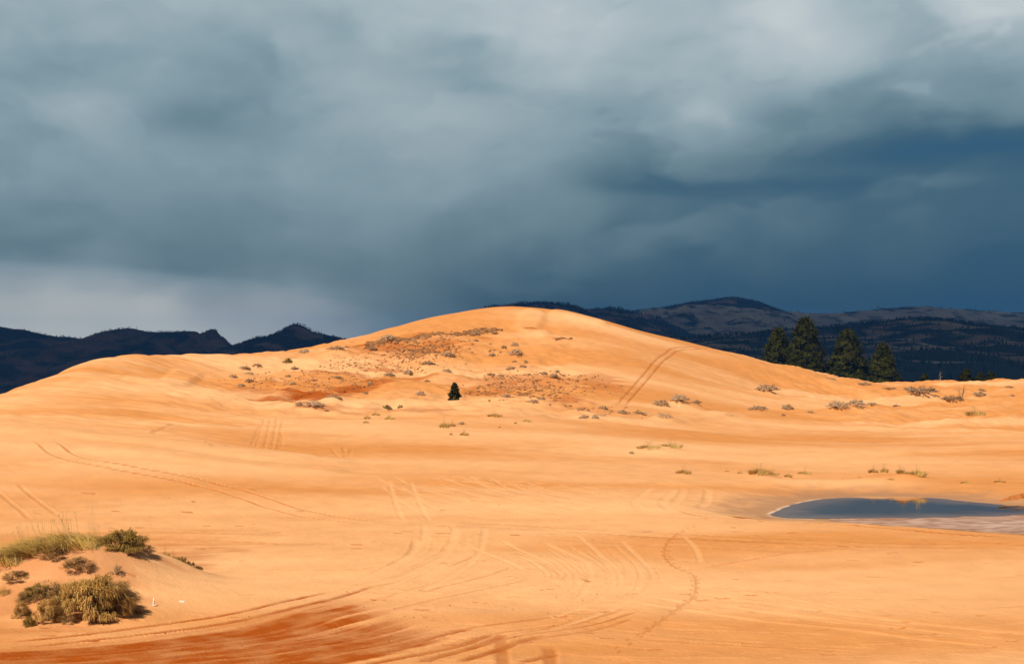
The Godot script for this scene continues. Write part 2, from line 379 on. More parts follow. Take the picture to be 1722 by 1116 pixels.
func tabulate_clouds() -> void:
	cloud_a = noise(11, 1.6, 5)
	cloud_b = noise(12, 5.0, 5)
	cloud_c = noise(13, 14.0, 4)
	cloud_table.resize(CNX * CNY)
	for j in CNY:
		for i in CNX:
			var x := CX0 + i
			var y := CY0 + j
			var sum := 0.0
			var total := 1e-9
			for m: Vector3 in CLOUDS:
				var dx := (x - m.x) / 2.1
				var dy := (y - m.y) / 1.15
				var f := exp(-dx * dx - dy * dy) + 1e-3 / (1.0 + (dx * dx + dy * dy) ** 2)
				sum += f * m.z
				total += f
			cloud_table[j * CNX + i] = sum / total

func cloud_value(x: float, y: float) -> float:
	var fx := clampf(x - CX0, 1.0, CNX - 3.001)
	var fy := clampf(y - CY0, 1.0, CNY - 3.001)
	var i := int(fx)
	var j := int(fy)
	var o := (j - 1) * CNX + i - 1
	var t := fx - i
	var r: Array[float] = [0.0, 0.0, 0.0, 0.0]
	for k in 4:
		r[k] = spline(cloud_table[o + k * CNX], cloud_table[o + k * CNX + 1], cloud_table[o + k * CNX + 2], cloud_table[o + k * CNX + 3], t)
	return spline(r[0], r[1], r[2], r[3], fy - j)

func cloud_color(v: float) -> Color:
	# storm blue through slate to pale grey, linear light
	var steps: Array[Color] = [Color(0.004, 0.062, 0.140), Color(0.066, 0.138, 0.184), Color(0.238, 0.335, 0.370), Color(0.45, 0.51, 0.535), Color(0.78, 0.82, 0.76)]
	var f := clampf(v, 0.0, 0.999) * 4.0
	var k := int(f)
	return steps[k].lerp(steps[k + 1], f - k)

func sky_at(right: float, up: float) -> Color:
	# right and up in degrees
	var a := deg_to_rad(right)
	var e := deg_to_rad(up)
	var d := Vector3(sin(a) * cos(e), sin(e), -cos(a) * cos(e))
	var q := d * Vector3(1.0, 2.2, 1.0)
	var n1 := cloud_a.get_noise_3dv(q)
	var n2 := cloud_b.get_noise_3dv(q + Vector3(0.05, 0.1, 0.07) * n1)
	var n3 := cloud_c.get_noise_3dv(q + Vector3(0.03, 0.04, 0.05) * n2)
	var open := 0.30 + 0.24 * n1 + 0.26 * smoothstep(14.0, 60.0, up)
	var inside := (1.0 - smoothstep(21.0, 27.0, absf(right))) * (1.0 - smoothstep(16.5, 22.0, up))
	var v := open
	if inside > 0.0:
		var warp_x := 1.3 * n2 + 0.8 * n3
		var warp_y := 0.75 * cloud_b.get_noise_3dv(q + Vector3(7.0, 3.0, 1.0)) + 0.35 * n3
		v = lerpf(open, cloud_value(right + warp_x, up + warp_y), inside)
		# the torn lower edge of the dark cloud on the right
		var rim := 7.35 - 0.25 * absf(right - 9.0) * (1.0 if right < 9.0 else 0.0) + maxf(0.0, right - 13.0) * 0.24 + 0.55 * n2 + 0.25 * n3 + 0.18 * sin(right * 1.7)
		var under := up - rim
		v -= 0.045 * smoothstep(1.5, 6.0, right) * smoothstep(-0.28, 0.12, under) * exp(-maxf(under, 0.0) / 1.6) * inside
		# the level lower edge of the cloud on the left, above the bright gap
		var shelf := up - (4.45 + 0.10 * n3 + 0.3 * n2 - 0.055 * (right + 21.0))
		v -= 0.08 * smoothstep(-4.0, -12.0, right) * smoothstep(-0.25, 0.2, shelf) * exp(-maxf(shelf, 0.0) / 1.2) * inside
		for p: Array in PUFFS:
			var ex: float = (right + warp_x * 0.45 - p[0]) / p[2]
			var ey: float = (up + warp_y * 0.5 - p[1]) / p[3]
			var e2: float = ex * ex + ey * ey
			if e2 < 5.0: v += p[4] * exp(-e2) * inside
	# torn edges of nearer cloud
	var e1 := cloud_b.get_noise_3dv(q * 0.62 + Vector3(0.10, 0.16, 0.12) * n1 + Vector3(0.035, 0.05, 0.04) * n3 + Vector3(3.0, 1.0, 5.0))
	v += (0.010 + 0.036 * smoothstep(6.0, 13.0, up)) * (smoothstep(-0.06, 0.13, e1) - 0.5 + 0.35 * n3)
	var rain := cloud_c.get_noise_2d(right * 0.075, up * 0.006)
	v += 0.038 * n2 + (0.022 + 0.026 * smoothstep(3.0, 14.0, up)) * n3 + 0.007 * rain * (1.0 - smoothstep(4.0, 12.0, up))
	return cloud_color(v)

func make_sky() -> Image:
	var w := 4096
	var h := 2048
	var coarse := Image.create(512, 256, false, Image.FORMAT_RGBF)
	for j in 256:
		var up := 90.0 - (j + 0.5) * 180.0 / 256.0
		for i in 512:
			var right := (i + 0.5) * 360.0 / 512.0
			if right > 180.0: right -= 360.0
			coarse.set_pixel(i, j, sky_at(right, up) if up > -4.0 else Color(0.16, 0.13, 0.10))
	coarse.resize(w, h, Image.INTERPOLATE_CUBIC)
	var per := 360.0 / w
	for j in range(int((90.0 - 19.5) / per), int(92.0 / per)):
		for i in range(-int(25.5 / per), int(25.5 / per)):
			coarse.set_pixel(posmod(i, w), j, sky_at((i + 0.5) * per, 90.0 - (j + 0.5) * per))
	return coarse

# ---------------------------------------------------------------- sand
var rd := PackedFloat32Array()
var cu := PackedFloat32Array()
var sand_v := PackedVector3Array()
var sand_c := PackedColorArray()
var dip := PackedFloat32Array()
var damp := PackedFloat32Array()
const FINE_U := 0.42
const STEP_U := 0.001

func reach(d: float) -> float:
	return maxf(d, 24.0)

func lay_rows() -> void:
	var d := -60.0
	while d < 430.0:
		rd.append(d)
		if d < 22.0: d += 3.0
		elif d < 100.0: d += clampf(maxf(d, 28.0) ** 2 / 9338.0 * 0.55, 0.07, 0.45)
		elif d < 196.0: d += 0.28
		else: d += 2.0 + (d - 196.0) * 0.03
	var u := FINE_U
	var far: Array[float] = []
	var s := STEP_U
	while u < 4.0:
		s *= 1.25
		u += s
		far.append(u)
	for k in range(far.size() - 1, -1, -1): cu.append(-far[k])
	fine_first = cu.size()
	var n := int(round(2.0 * FINE_U / STEP_U))
	for k in n + 1: cu.append(-FINE_U + k * STEP_U)
	cu.append_array(PackedFloat32Array(far))
var fine_first := 0

# soil colours (linear reflectance)
const DRY := Color(0.640, 0.320, 0.145)
const PALE := Color(0.690, 0.372, 0.180)
const ORANGE := Color(0.555, 0.232, 0.076)
const RED := Color(0.310, 0.066, 0.009)
const MUD := Color(0.330, 0.180, 0.105)
const SALT := Color(0.62, 0.46, 0.36)

# patches of bare red ground, and a redder tint over the foreground hillock: x, z, half widths, strength
const PATCHES := [
	[-18.9, -128.2, 3.54, 3.2, 0.95], [-15.99, -132.5, 2.66, 2.35, 0.8], [-22.33, -123.5, 2.2, 2.15, 0.8], [-19.55, -121.6, 2.71, 1.5, 0.6], [-13.36, -135.7, 2.42, 1.9, 0.8],
	[-10.61, -139.3, 3.11, 1.45, 0.55], [-19.15, -142.8, 3.82, 1.5, 0.6], [-14.31, -145.3, 3.24, 1, 0.5], [-24.9, -129.7, 3.47, 4.75, 0.35], [-11.81, -154.9, 6.22, 4.45, 0.45],
	[-8.58, -159.1, 4.26, 2.7, 0.35], [-16.86, -156.9, 4.2, 2.5, 0.45], [-0.06, -138.8, 6.81, 5.15, 0.42], [-1.82, -131.9, 4.12, 3.45, 0.4], [9.27, -139.6, 3.11, 6.15, 0.42],
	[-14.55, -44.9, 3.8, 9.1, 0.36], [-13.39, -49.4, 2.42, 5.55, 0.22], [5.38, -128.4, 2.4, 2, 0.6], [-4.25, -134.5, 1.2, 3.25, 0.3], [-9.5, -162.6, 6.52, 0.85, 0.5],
	[-15.73, -159.6, 2.85, 1.25, 0.55], [2.38, -166.8, 1.19, 0.4, 0.7], [6.09, -162.5, 1.3, 0.65, 0.7], [-0.39, -147.6, 3.95, 2.35, 0.22], [-18.25, -136.1, 7.28, 6.35, 0.25],
	[7.62, -123.2, 3.84, 2.85, 0.25], [-8.47, -118.2, 4.22, 2.3, 0.3], [-5.32, -118.2, 3.16, 2.8, 0.2], [2.01, -115.5, 4.12, 2.7, 0.18], [11.04, -63.9, 0.68, 0.5, 0.95],
	[12.5, -65.6, 0.47, 0.4, 0.9], [11.96, -63.5, 0.74, 0.5, 0.8], [-12.69, -118.3, 1.58, 1.75, 0.3], [-16.74, -119, 2.65, 1.2, 0.5]
]

func lay_sand() -> void:
	lay_rows()
	var nr := rd.size()
	var nc := cu.size()
	sand_v.resize(nr * nc)
	sand_c.resize(nr * nc)
	dip.resize(nr * nc)
	damp.resize(nr * nc)
	var o := 0
	for r in nr:
		var d := rd[r]
		var w := reach(d)
		for c in nc:
			var x := cu[c] * w
			sand_v[o] = Vector3(x, ground(x, -d), -d)
			o += 1
	for m in mound_list: raise(m)
	var r0 := rd.bsearch(46.0)
	var r1 := rd.bsearch(96.0)
	for r in range(r0, r1):
		for c in nc:
			var k := r * nc + c
			var p := sand_v[k]
			if p.x > BX0 and p.x < 70.0:
				p.y = with_basin(p.y, p.x, p.z)
				sand_v[k] = p

func raise(m: PackedFloat32Array) -> void:
	var nc := cu.size()
	var far := 2.45
	var r0 := rd.bsearch(-m[1] - far * m[3])
	var r1 := mini(rd.bsearch(-m[1] + far * m[3]), rd.size() - 1)
	for r in range(r0, r1 + 1):
		var w := reach(rd[r])
		var c0 := cu.bsearch((m[0] - far * m[2]) / w)
		var c1 := mini(cu.bsearch((m[0] + far * m[2]) / w), nc - 1)
		for c in range(c0, c1 + 1):
			var k := r * nc + c
			var p := sand_v[k]
			var dx := (p.x - m[0]) / m[2]
			var dz := (p.z - m[1]) / m[3]
			var r2 := dx * dx + dz * dz
			if r2 < 6.0:
				p.y += m[4] * exp(-r2)
				sand_v[k] = p

# one wheel rut, ridge or trail pressed into the sand along a line of (x, z) points: depth under the surface, how much it turns up damp (or, below 0, pale dry) sand
func press(line: PackedVector2Array, width: float, deep: float, wet: float, lip := 0.35, gaps := 0.0, seed_ := 0) -> void:
	var nc := cu.size()
	var curve := Curve2D.new()
	for k in line.size():
		var t := (line[mini(k + 1, line.size() - 1)] - line[maxi(k - 1, 0)]) / 6.0
		curve.add_point(line[k], -t, t)
	curve.bake_interval = width * 0.45
	var pts := curve.get_baked_points()
	var far := width * 1.25
	for q in pts.size() - 1:
		var a := pts[q]
		var b := pts[q + 1]
		var along := float(q) / (pts.size() - 1)
		var ends := smoothstep(0.0, 0.12, along) * smoothstep(1.0, 0.88, along)
		var here := ends * (1.0 - gaps * smoothstep(-0.1, 0.25, grain.get_noise_2d(a.x * 0.35 + seed_ * 17.0, a.y * 0.35)))
		if here <= 0.02: continue
		var ab := b - a
		var len2 := maxf(ab.length_squared(), 1e-6)
		var r0 := rd.bsearch(-maxf(a.y, b.y) - far)
		var r1 := mini(rd.bsearch(-minf(a.y, b.y) + far), rd.size() - 1)
		for r in range(r0, r1 + 1):
			var w := reach(rd[r])
			var z := -rd[r]
			var c0 := cu.bsearch((minf(a.x, b.x) - far) / w)
			var c1 := mini(cu.bsearch((maxf(a.x, b.x) + far) / w), nc - 1)
			for c in range(c0, c1 + 1):
				var x := cu[c] * w
				var t := clampf(((x - a.x) * ab.x + (z - a.y) * ab.y) / len2, 0.0, 1.0)
				var dx := x - a.x - ab.x * t
				var dz := z - a.y - ab.y * t
				var s := sqrt(dx * dx + dz * dz) / (width * 0.5)
				if s > 2.4: continue
				var k := r * nc + c
				var f := here
				if s < 1.25:
					var g := f * (1.0 - smoothstep(0.55, 1.25, s))
					dip[k] = minf(dip[k], -deep * g) if deep > 0.0 else maxf(dip[k], -deep * g)
					if absf(wet * g) > absf(damp[k]): damp[k] = wet * g
				else:
					var g := f * (1.0 - smoothstep(1.5, 2.4, s)) * smoothstep(1.2, 1.55, s)
					if dip[k] >= 0.0 and deep > 0.0:
						dip[k] = maxf(dip[k], deep * lip * g)
						if damp[k] == 0.0 and wet > -0.9: damp[k] = -0.25 * g

func pair(line: PackedVector2Array, gauge: float, width: float, deep: float, wet: float, gaps := 0.0, seed_ := 0) -> void:
	for s: float in [-0.5, 0.5]:
		var off := PackedVector2Array()
		for k in line.size():
			var t := (line[mini(k + 1, line.size() - 1)] - line[maxi(k - 1, 0)]).normalized()
			off.append(line[k] + t.orthogonal() * gauge * s)
		press(off, width, deep, wet, 0.35, gaps, seed_ + int(s * 2.0))

# wheel tracks and footprints: x, z along each
const TRACKS := [
	["pair", 1.25, 0.24, 0.05, 0.5, 0.3, Vector2(-29.85, -84.6), Vector2(-25.73, -78.3), Vector2(-22.31, -75.9), Vector2(-19.19, -74.3), Vector2(-16.58, -72.3), Vector2(-13.59, -68.6), Vector2(-11.23, -65.5), Vector2(-8.86, -63.1), Vector2(-6.56, -61.3), Vector2(-4.33, -60.6)],
	["pair", 1.3, 0.22, 0.025, 0.4, 0.7, Vector2(-4.33, -60.6), Vector2(-0.29, -60.1), Vector2(3.6, -58.3), Vector2(6.07, -57.2), Vector2(9.64, -55.8), Vector2(14.25, -54.5), Vector2(17.78, -54.2), Vector2(20.73, -54.7)],
	["pair", 0.78, 0.22, 0.06, 0.7, 0.1, Vector2(28.85, -182.8), Vector2(24.25, -176), Vector2(21.37, -171.8), Vector2(19.79, -167.5), Vector2(17.15, -157.7), Vector2(14.03, -143.8), Vector2(11.78, -134.3), Vector2(10.05, -126.1)],
	["rut", 1, 0.2, 0.035, 0.15, 0.3, Vector2(-20.65, -111.5), Vector2(-18.7, -98.9), Vector2(-16.77, -86.3)],
	["rut", 1, 0.2, 0.035, 0.15, 0.3, Vector2(-20.39, -112.8), Vector2(-18.2, -99.3), Vector2(-16.22, -86.4)],
	["rut", 1, 0.2, 0.035, 0.15, 0.3, Vector2(-19.87, -113), Vector2(-17.45, -97.8), Vector2(-15.72, -86.4)],
	["rut", 1, 0.2, 0.035, 0.15, 0.3, Vector2(-19.04, -111.1), Vector2(-17.05, -98), Vector2(-15.45, -87.3)],
	["rut", 1, 0.2, 0.035, 0.15, 0.3, Vector2(-19.98, -106.1), Vector2(-18.69, -97), Vector2(-17.34, -88.2)],
	["rut", 1, 0.2, 0.035, 0.15, 0.3, Vector2(-18.38, -105.6), Vector2(-16.58, -96.3), Vector2(-15.76, -90.6)],
	["rut", 1, 0.5, 0.07, 0.2, 0.2, Vector2(-25.34, -101.5), Vector2(-25.38, -96.5), Vector2(-25.12, -90.9)],
	["rut", 1, 0.4, 0.1, 0.25, 0.1, Vector2(-20.61, -88.9), Vector2(-19.68, -86.9), Vector2(-19.13, -85.5)],
	["rut", 1, 0.4, 0.1, 0.25, 0.1, Vector2(-20, -90.1), Vector2(-19.13, -88.5), Vector2(-18.33, -86.4)],
	["rut", 1, 0.24, 0.035, 0.15, 0.3, Vector2(-12.65, -92.9), Vector2(-11.89, -89.4), Vector2(-11.31, -87.4)],
	["rut", 1, 0.24, 0.035, 0.15, 0.3, Vector2(-12.01, -94.4), Vector2(-11.35, -90.2), Vector2(-10.76, -86.1)],
	["rut", 1, 0.24, 0.035, 0.15, 0.3, Vector2(-11.22, -93.1), Vector2(-10.88, -89.6), Vector2(-10.78, -87.5)],
	["rut", 1, 0.24, 0.035, 0.15, 0.3, Vector2(-13.19, -92.4), Vector2(-10.81, -93.1), Vector2(-9.23, -93.9)],
	["pair", 1.2, 0.25, 0.025, -0.6, 0.1, Vector2(-6.45, -76.8), Vector2(-5.34, -67.9), Vector2(-4.32, -61.2)],
	["pair", 1.3, 0.25, 0.025, -0.65, 0.1, Vector2(-3.41, -60.9), Vector2(-3.09, -56.6), Vector2(-3.23, -52.4), Vector2(-3.81, -48.8), Vector2(-4.95, -44.5)],
	["pair", 1.3, 0.25, 0.025, -0.6, 0.1, Vector2(-1.89, -60.1), Vector2(-1.85, -56.2), Vector2(-2.05, -50.8), Vector2(-2.63, -47), Vector2(-3.71, -42.7)],
	["rut", 1, 0.3, 0.05, -0.5, 0.2, Vector2(-4.02, -56.2), Vector2(-3.95, -52.1), Vector2(-4.53, -48.4), Vector2(-5.17, -46.4)],
	["rut", 1, 0.22, 0.024, -0.55, 0.2, Vector2(-0.52, -56.2), Vector2(0.78, -51.7), Vector2(1.59, -48.3)],
	["rut", 1, 0.22, 0.024, -0.55, 0.2, Vector2(1.1, -56.1), Vector2(2.18, -52.3), Vector2(2.77, -49.1), Vector2(2.61, -45.7), Vector2(2.15, -42.6), Vector2(1.34, -41)],
	["rut", 1, 0.22, 0.024, -0.55, 0.2, Vector2(2.67, -57.9), Vector2(3.33, -52.8), Vector2(3.52, -48.4), Vector2(3.38, -45.1), Vector2(2.76, -42.3), Vector2(1.66, -39.9), Vector2(0.32, -37.6)],
	["rut", 1, 0.22, 0.024, -0.55, 0.2, Vector2(4.47, -56.3), Vector2(4.89, -50.8), Vector2(4.95, -47.1), Vector2(4.53, -44.2), Vector2(3.47, -41.4), Vector2(2.42, -39.3), Vector2(0.63, -36.5)],
	["rut", 1, 0.22, 0.024, -0.55, 0.2, Vector2(-2.27, -56.2), Vector2(-0.71, -51.3), Vector2(0.5, -47.4)],
	["rut", 1, 0.22, 0.024, -0.55, 0.2, Vector2(7.31, -57), Vector2(7.29, -52.8), Vector2(7, -49.8)],
	["pair", 1.1, 0.22, 0.018, -0.55, 0.35, Vector2(-5.77, -75.9), Vector2(-1.9, -70.1), Vector2(1.13, -65), Vector2(3.88, -62.8)],
	["pair", 1.1, 0.22, 0.018, -0.55, 0.35, Vector2(-4.23, -78.7), Vector2(-0.35, -72.5), Vector2(2.65, -67.1), Vector2(5.09, -64)],
	["pair", 1.1, 0.22, 0.018, -0.55, 0.35, Vector2(-0.03, -77.7), Vector2(2.19, -71.3), Vector2(4.36, -65.9), Vector2(6.19, -63.6)],
	["pair", 1.1, 0.22, 0.018, -0.55, 0.35, Vector2(-7.67, -78.1), Vector2(-4.44, -70.8), Vector2(-1.2, -65.9), Vector2(1.1, -63.3)],
	["pair", 1.1, 0.22, 0.018, -0.55, 0.35, Vector2(-6.82, -74.5), Vector2(-4.78, -66.9), Vector2(-2.82, -62.9)],
	["pair", 1.1, 0.22, 0.018, -0.55, 0.35, Vector2(3.03, -76.6), Vector2(5.63, -70.8), Vector2(6.78, -68.1)],
	["pair", 1.1, 0.22, 0.018, -0.55, 0.35, Vector2(-5.62, -78.5), Vector2(-3.47, -77.4), Vector2(0.64, -76.2), Vector2(4.65, -75.3), Vector2(8.3, -75)],
	["pair", 1.1, 0.22, 0.018, -0.55, 0.35, Vector2(-4.73, -75.5), Vector2(-0.92, -67.1), Vector2(1.13, -65.4)],
	["pair", 1.1, 0.22, 0.018, -0.55, 0.35, Vector2(-2.14, -79), Vector2(0.29, -71.6), Vector2(3, -68.2)],
	["pair", 1.4, 0.4, 0.03, -0.6, 0.1, Vector2(8.65, -75.7), Vector2(7.52, -70.8), Vector2(6.88, -67.6), Vector2(6.99, -64.5)],
	["pair", 1.4, 0.4, 0.05, -0.4, 0.3, Vector2(10.46, -76.2), Vector2(9.54, -70.6), Vector2(8.64, -67.3)],
	["pair", 1.3, 0.24, 0.03, 0.2, 0.3, Vector2(-26.82, -70.5), Vector2(-23.71, -65), Vector2(-21.15, -60.6)],
	["steps", 0.42, 0.09, 0.018, 0.35, 0, Vector2(8.13, -60), Vector2(7.43, -58.3), Vector2(6.7, -56.1), Vector2(6.02, -52.8), Vector2(5.93, -50.1), Vector2(6.18, -48.2), Vector2(6.39, -46.9), Vector2(6.13, -44.6), Vector2(5.76, -42.6)],
	["rut", 1, 0.11, 0.025, 0.35, 0.3, Vector2(8.13, -60), Vector2(7.43, -58.3), Vector2(6.7, -56.1), Vector2(6.02, -52.8), Vector2(5.93, -50.1), Vector2(6.18, -48.2), Vector2(6.39, -46.9), Vector2(6.13, -44.6), Vector2(5.76, -42.6), Vector2(4.73, -39.7), Vector2(3.66, -36.9), Vector2(2.93, -35)],
	["steps", 0.5, 0.09, 0.018, 0.35, 0, Vector2(5.76, -42.6), Vector2(4.73, -39.7), Vector2(3.66, -36.9), Vector2(2.93, -35), Vector2(2.45, -33.7)],
	["rut", 1, 0.26, 0.07, 0.7, 0, Vector2(5.85, -42), Vector2(6.15, -42.2)],
	["rut", 1, 0.26, 0.07, 0.7, 0, Vector2(6.52, -42.4), Vector2(6.8, -42.5)],
	["rut", 1, 0.26, 0.07, 0.7, 0, Vector2(7.49, -42.9), Vector2(7.8, -43)],
	["rut", 1, 0.26, 0.07, 0.7, 0, Vector2(8.29, -43.4), Vector2(8.6, -43.4)],
	["rut", 1, 0.26, 0.07, 0.7, 0, Vector2(1.29, -39.2), Vector2(1.55, -39.3)],
	["rut", 1, 0.26, 0.07, 0.7, 0, Vector2(2.68, -40), Vector2(3.01, -40.2)],
	["rut", 1, 0.26, 0.07, 0.7, 0, Vector2(1.91, -40.3), Vector2(2.21, -40.2)],
	["rut", 1, 0.26, 0.07, 0.7, 0, Vector2(2.54, -46.1), Vector2(2.64, -45.5)],
	["rut", 1, 0.22, 0.035, 0.3, 0.4, Vector2(6.8, -48.8), Vector2(8.46, -50.3), Vector2(10.84, -52.1), Vector2(14.01, -53.6), Vector2(17.81, -54.3)],
	["pair", 1.2, 0.26, 0.035, -0.3, 0.3, Vector2(3.74, -42.4), Vector2(6.04, -40.2), Vector2(9.1, -38.1), Vector2(11.24, -36.3), Vector2(13.27, -34.8)],
	["pair", 1.2, 0.26, 0.03, -0.3, 0.3, Vector2(5.98, -42.3), Vector2(7.84, -40.3), Vector2(10.05, -38.5), Vector2(13.57, -35.6)],
	["rut", 1, 0.34, 0.03, 0.5, 0.1, Vector2(-0.34, -36.7), Vector2(-0.28, -34.7), Vector2(-0.2, -32)],
	["rut", 1, 0.34, 0.03, 0.5, 0.1, Vector2(0.96, -34.8), Vector2(0.95, -33.5), Vector2(0.93, -32)],
	["rut", 1, 0.24, 0.05, 0.9, 0.2, Vector2(8.11, -65.4), Vector2(8.4, -64.3), Vector2(9, -63.5), Vector2(10.28, -62.7), Vector2(12.13, -62.2), Vector2(14.62, -61.1), Vector2(16.85, -59.4), Vector2(19, -57.9), Vector2(21.71, -56.8)],
	["rut", 1, 0.25, 0.04, 0.85, 0.2, Vector2(-13.57, -35.6), Vector2(-11.62, -36.9), Vector2(-9.57, -38.5), Vector2(-7.86, -40.2), Vector2(-6.41, -42.4), Vector2(-5.78, -43.3)],
	["rut", 1, 0.26, 0.04, 0.9, 0.15, Vector2(-13.31, -34.9), Vector2(-11.37, -36.1), Vector2(-9.32, -37.5), Vector2(-7.49, -39.2), Vector2(-5.9, -41.5), Vector2(-4.36, -44.5)],
	["rut", 1, 0.34, 0.05, 0.75, 0.25, Vector2(-1.31, -32.6), Vector2(-0.02, -35.1), Vector2(0.87, -36.2)],
	["rut", 1, 0.34, 0.05, 0.75, 0.25, Vector2(-2.32, -32.6), Vector2(-0.94, -34.9), Vector2(-0.18, -36.2)],
	["rut", 1, 0.34, 0.05, 0.75, 0.25, Vector2(-3.73, -32.3), Vector2(-2.4, -33.7), Vector2(-1.26, -35.2), Vector2(-0.5, -36.5)],
	["rut", 1, 0.34, 0.05, 0.75, 0.25, Vector2(0.27, -32.6), Vector2(1.03, -33.7)],
	["rut", 1, 0.34, 0.05, 0.75, 0.25, Vector2(-3.19, -34.1), Vector2(-2.24, -35.9), Vector2(-1.18, -37.4)],
	["rut", 1, 0.7, 0.3, 0.6, 0.35, Vector2(-17.1, -157.8), Vector2(-14.97, -159.1), Vector2(-12.22, -160.2), Vector2(-8.4, -162.4), Vector2(-4.48, -164.5), Vector2(-1.19, -166.1)],
	["rut", 1, 0.5, 0.2, 0.5, 0.4, Vector2(-21.84, -125.4), Vector2(-19.44, -128), Vector2(-16.52, -132), Vector2(-13.29, -135)],
	["rut", 1, 0.5, 0.18, 0.5, 0.5, Vector2(-13.92, -155.3), Vector2(-11.08, -154.3), Vector2(-8.36, -155), Vector2(-6.37, -156.9)],
	["rut", 1, 0.5, 0.15, 0.5, 0.4, Vector2(-4.29, -135.7), Vector2(-0.68, -138.4), Vector2(3.68, -139.9), Vector2(7.33, -138.2)],
	["rut", 1, 0.4, 0.15, 0.6, 0.2, Vector2(5.19, -161.6), Vector2(6.31, -162.7), Vector2(7.38, -163.8)],
	["rut", 1, 0.4, 0.15, 0.6, 0.2, Vector2(1.41, -166.4), Vector2(2.38, -166.8), Vector2(3.42, -166.8)],
	["ridge", 1, 5.5, 0.3, -0.25, 0, Vector2(-36.85, -91.9), Vector2(-31.48, -88.3), Vector2(-27.84, -88), Vector2(-21.74, -87.1), Vector2(-16.91, -86.2), Vector2(-12.8, -84.4)],
	["ridge", 1, 4.5, 0.16, -0.1, 0, Vector2(-25.14, -83), Vector2(-20.41, -81.8), Vector2(-15.71, -80.1), Vector2(-12.08, -79.7)],
	["ridge", 1, 3, 0.32, -0.2, 0, Vector2(-37.14, -126.1), Vector2(-35.28, -125.5), Vector2(-33.28, -124.7), Vector2(-31.82, -125.1), Vector2(-32.47, -129.9), Vector2(-33.2, -137.2)],
	["ridge", 1, 3.5, 0.4, -0.35, 0, Vector2(2.8, -174.3), Vector2(2.43, -170.5), Vector2(1.8, -167.8), Vector2(3.24, -165.3)],
	["ridge", 1, 3.5, 0.35, -0.25, 0, Vector2(5.43, -176.3), Vector2(8.13, -175.1), Vector2(10.82, -174.4)],
	["ridge", 1, 2.6, 0.25, -0.2, 0, Vector2(5.37, -121.9), Vector2(8.25, -116.6), Vector2(12.6, -118.4), Vector2(18.73, -127.9), Vector2(26.4, -135.1)],
	["ridge", 1, 3.5, 0.22, -0.2, 0, Vector2(28.77, -137.8), Vector2(35.84, -136.7), Vector2(45.41, -145.9), Vector2(56.55, -147.5)],
	["ridge", 1, 2.5, 0.2, -0.2, 0, Vector2(39.98, -172.9), Vector2(42.66, -168.3), Vector2(45.1, -163.6)],
	["ridge", 1, 3, 0.2, -0.3, 0, Vector2(18.86, -96.6), Vector2(26.25, -100.2), Vector2(34.12, -103.8), Vector2(40.79, -106.5)],
	["ridge", 1, 2, 0.14, -0.3, 0, Vector2(8.19, -77.1), Vector2(13.81, -79.9), Vector2(19.84, -82.8), Vector2(22.7, -82.5)],
]
const FAN_A: Array[Vector2] = [Vector2(-14.03, -34.4), Vector2(-11.93, -35.4), Vector2(-9.9, -36.6), Vector2(-7.86, -38.5), Vector2(-6.18, -40.9), Vector2(-5.11, -42.5)]
const FAN_B: Array[Vector2] = [Vector2(-12.22, -30), Vector2(-9.8, -29.9), Vector2(-7.42, -31), Vector2(-4.86, -32.2), Vector2(-2.75, -34.3), Vector2(-1.45, -36)]
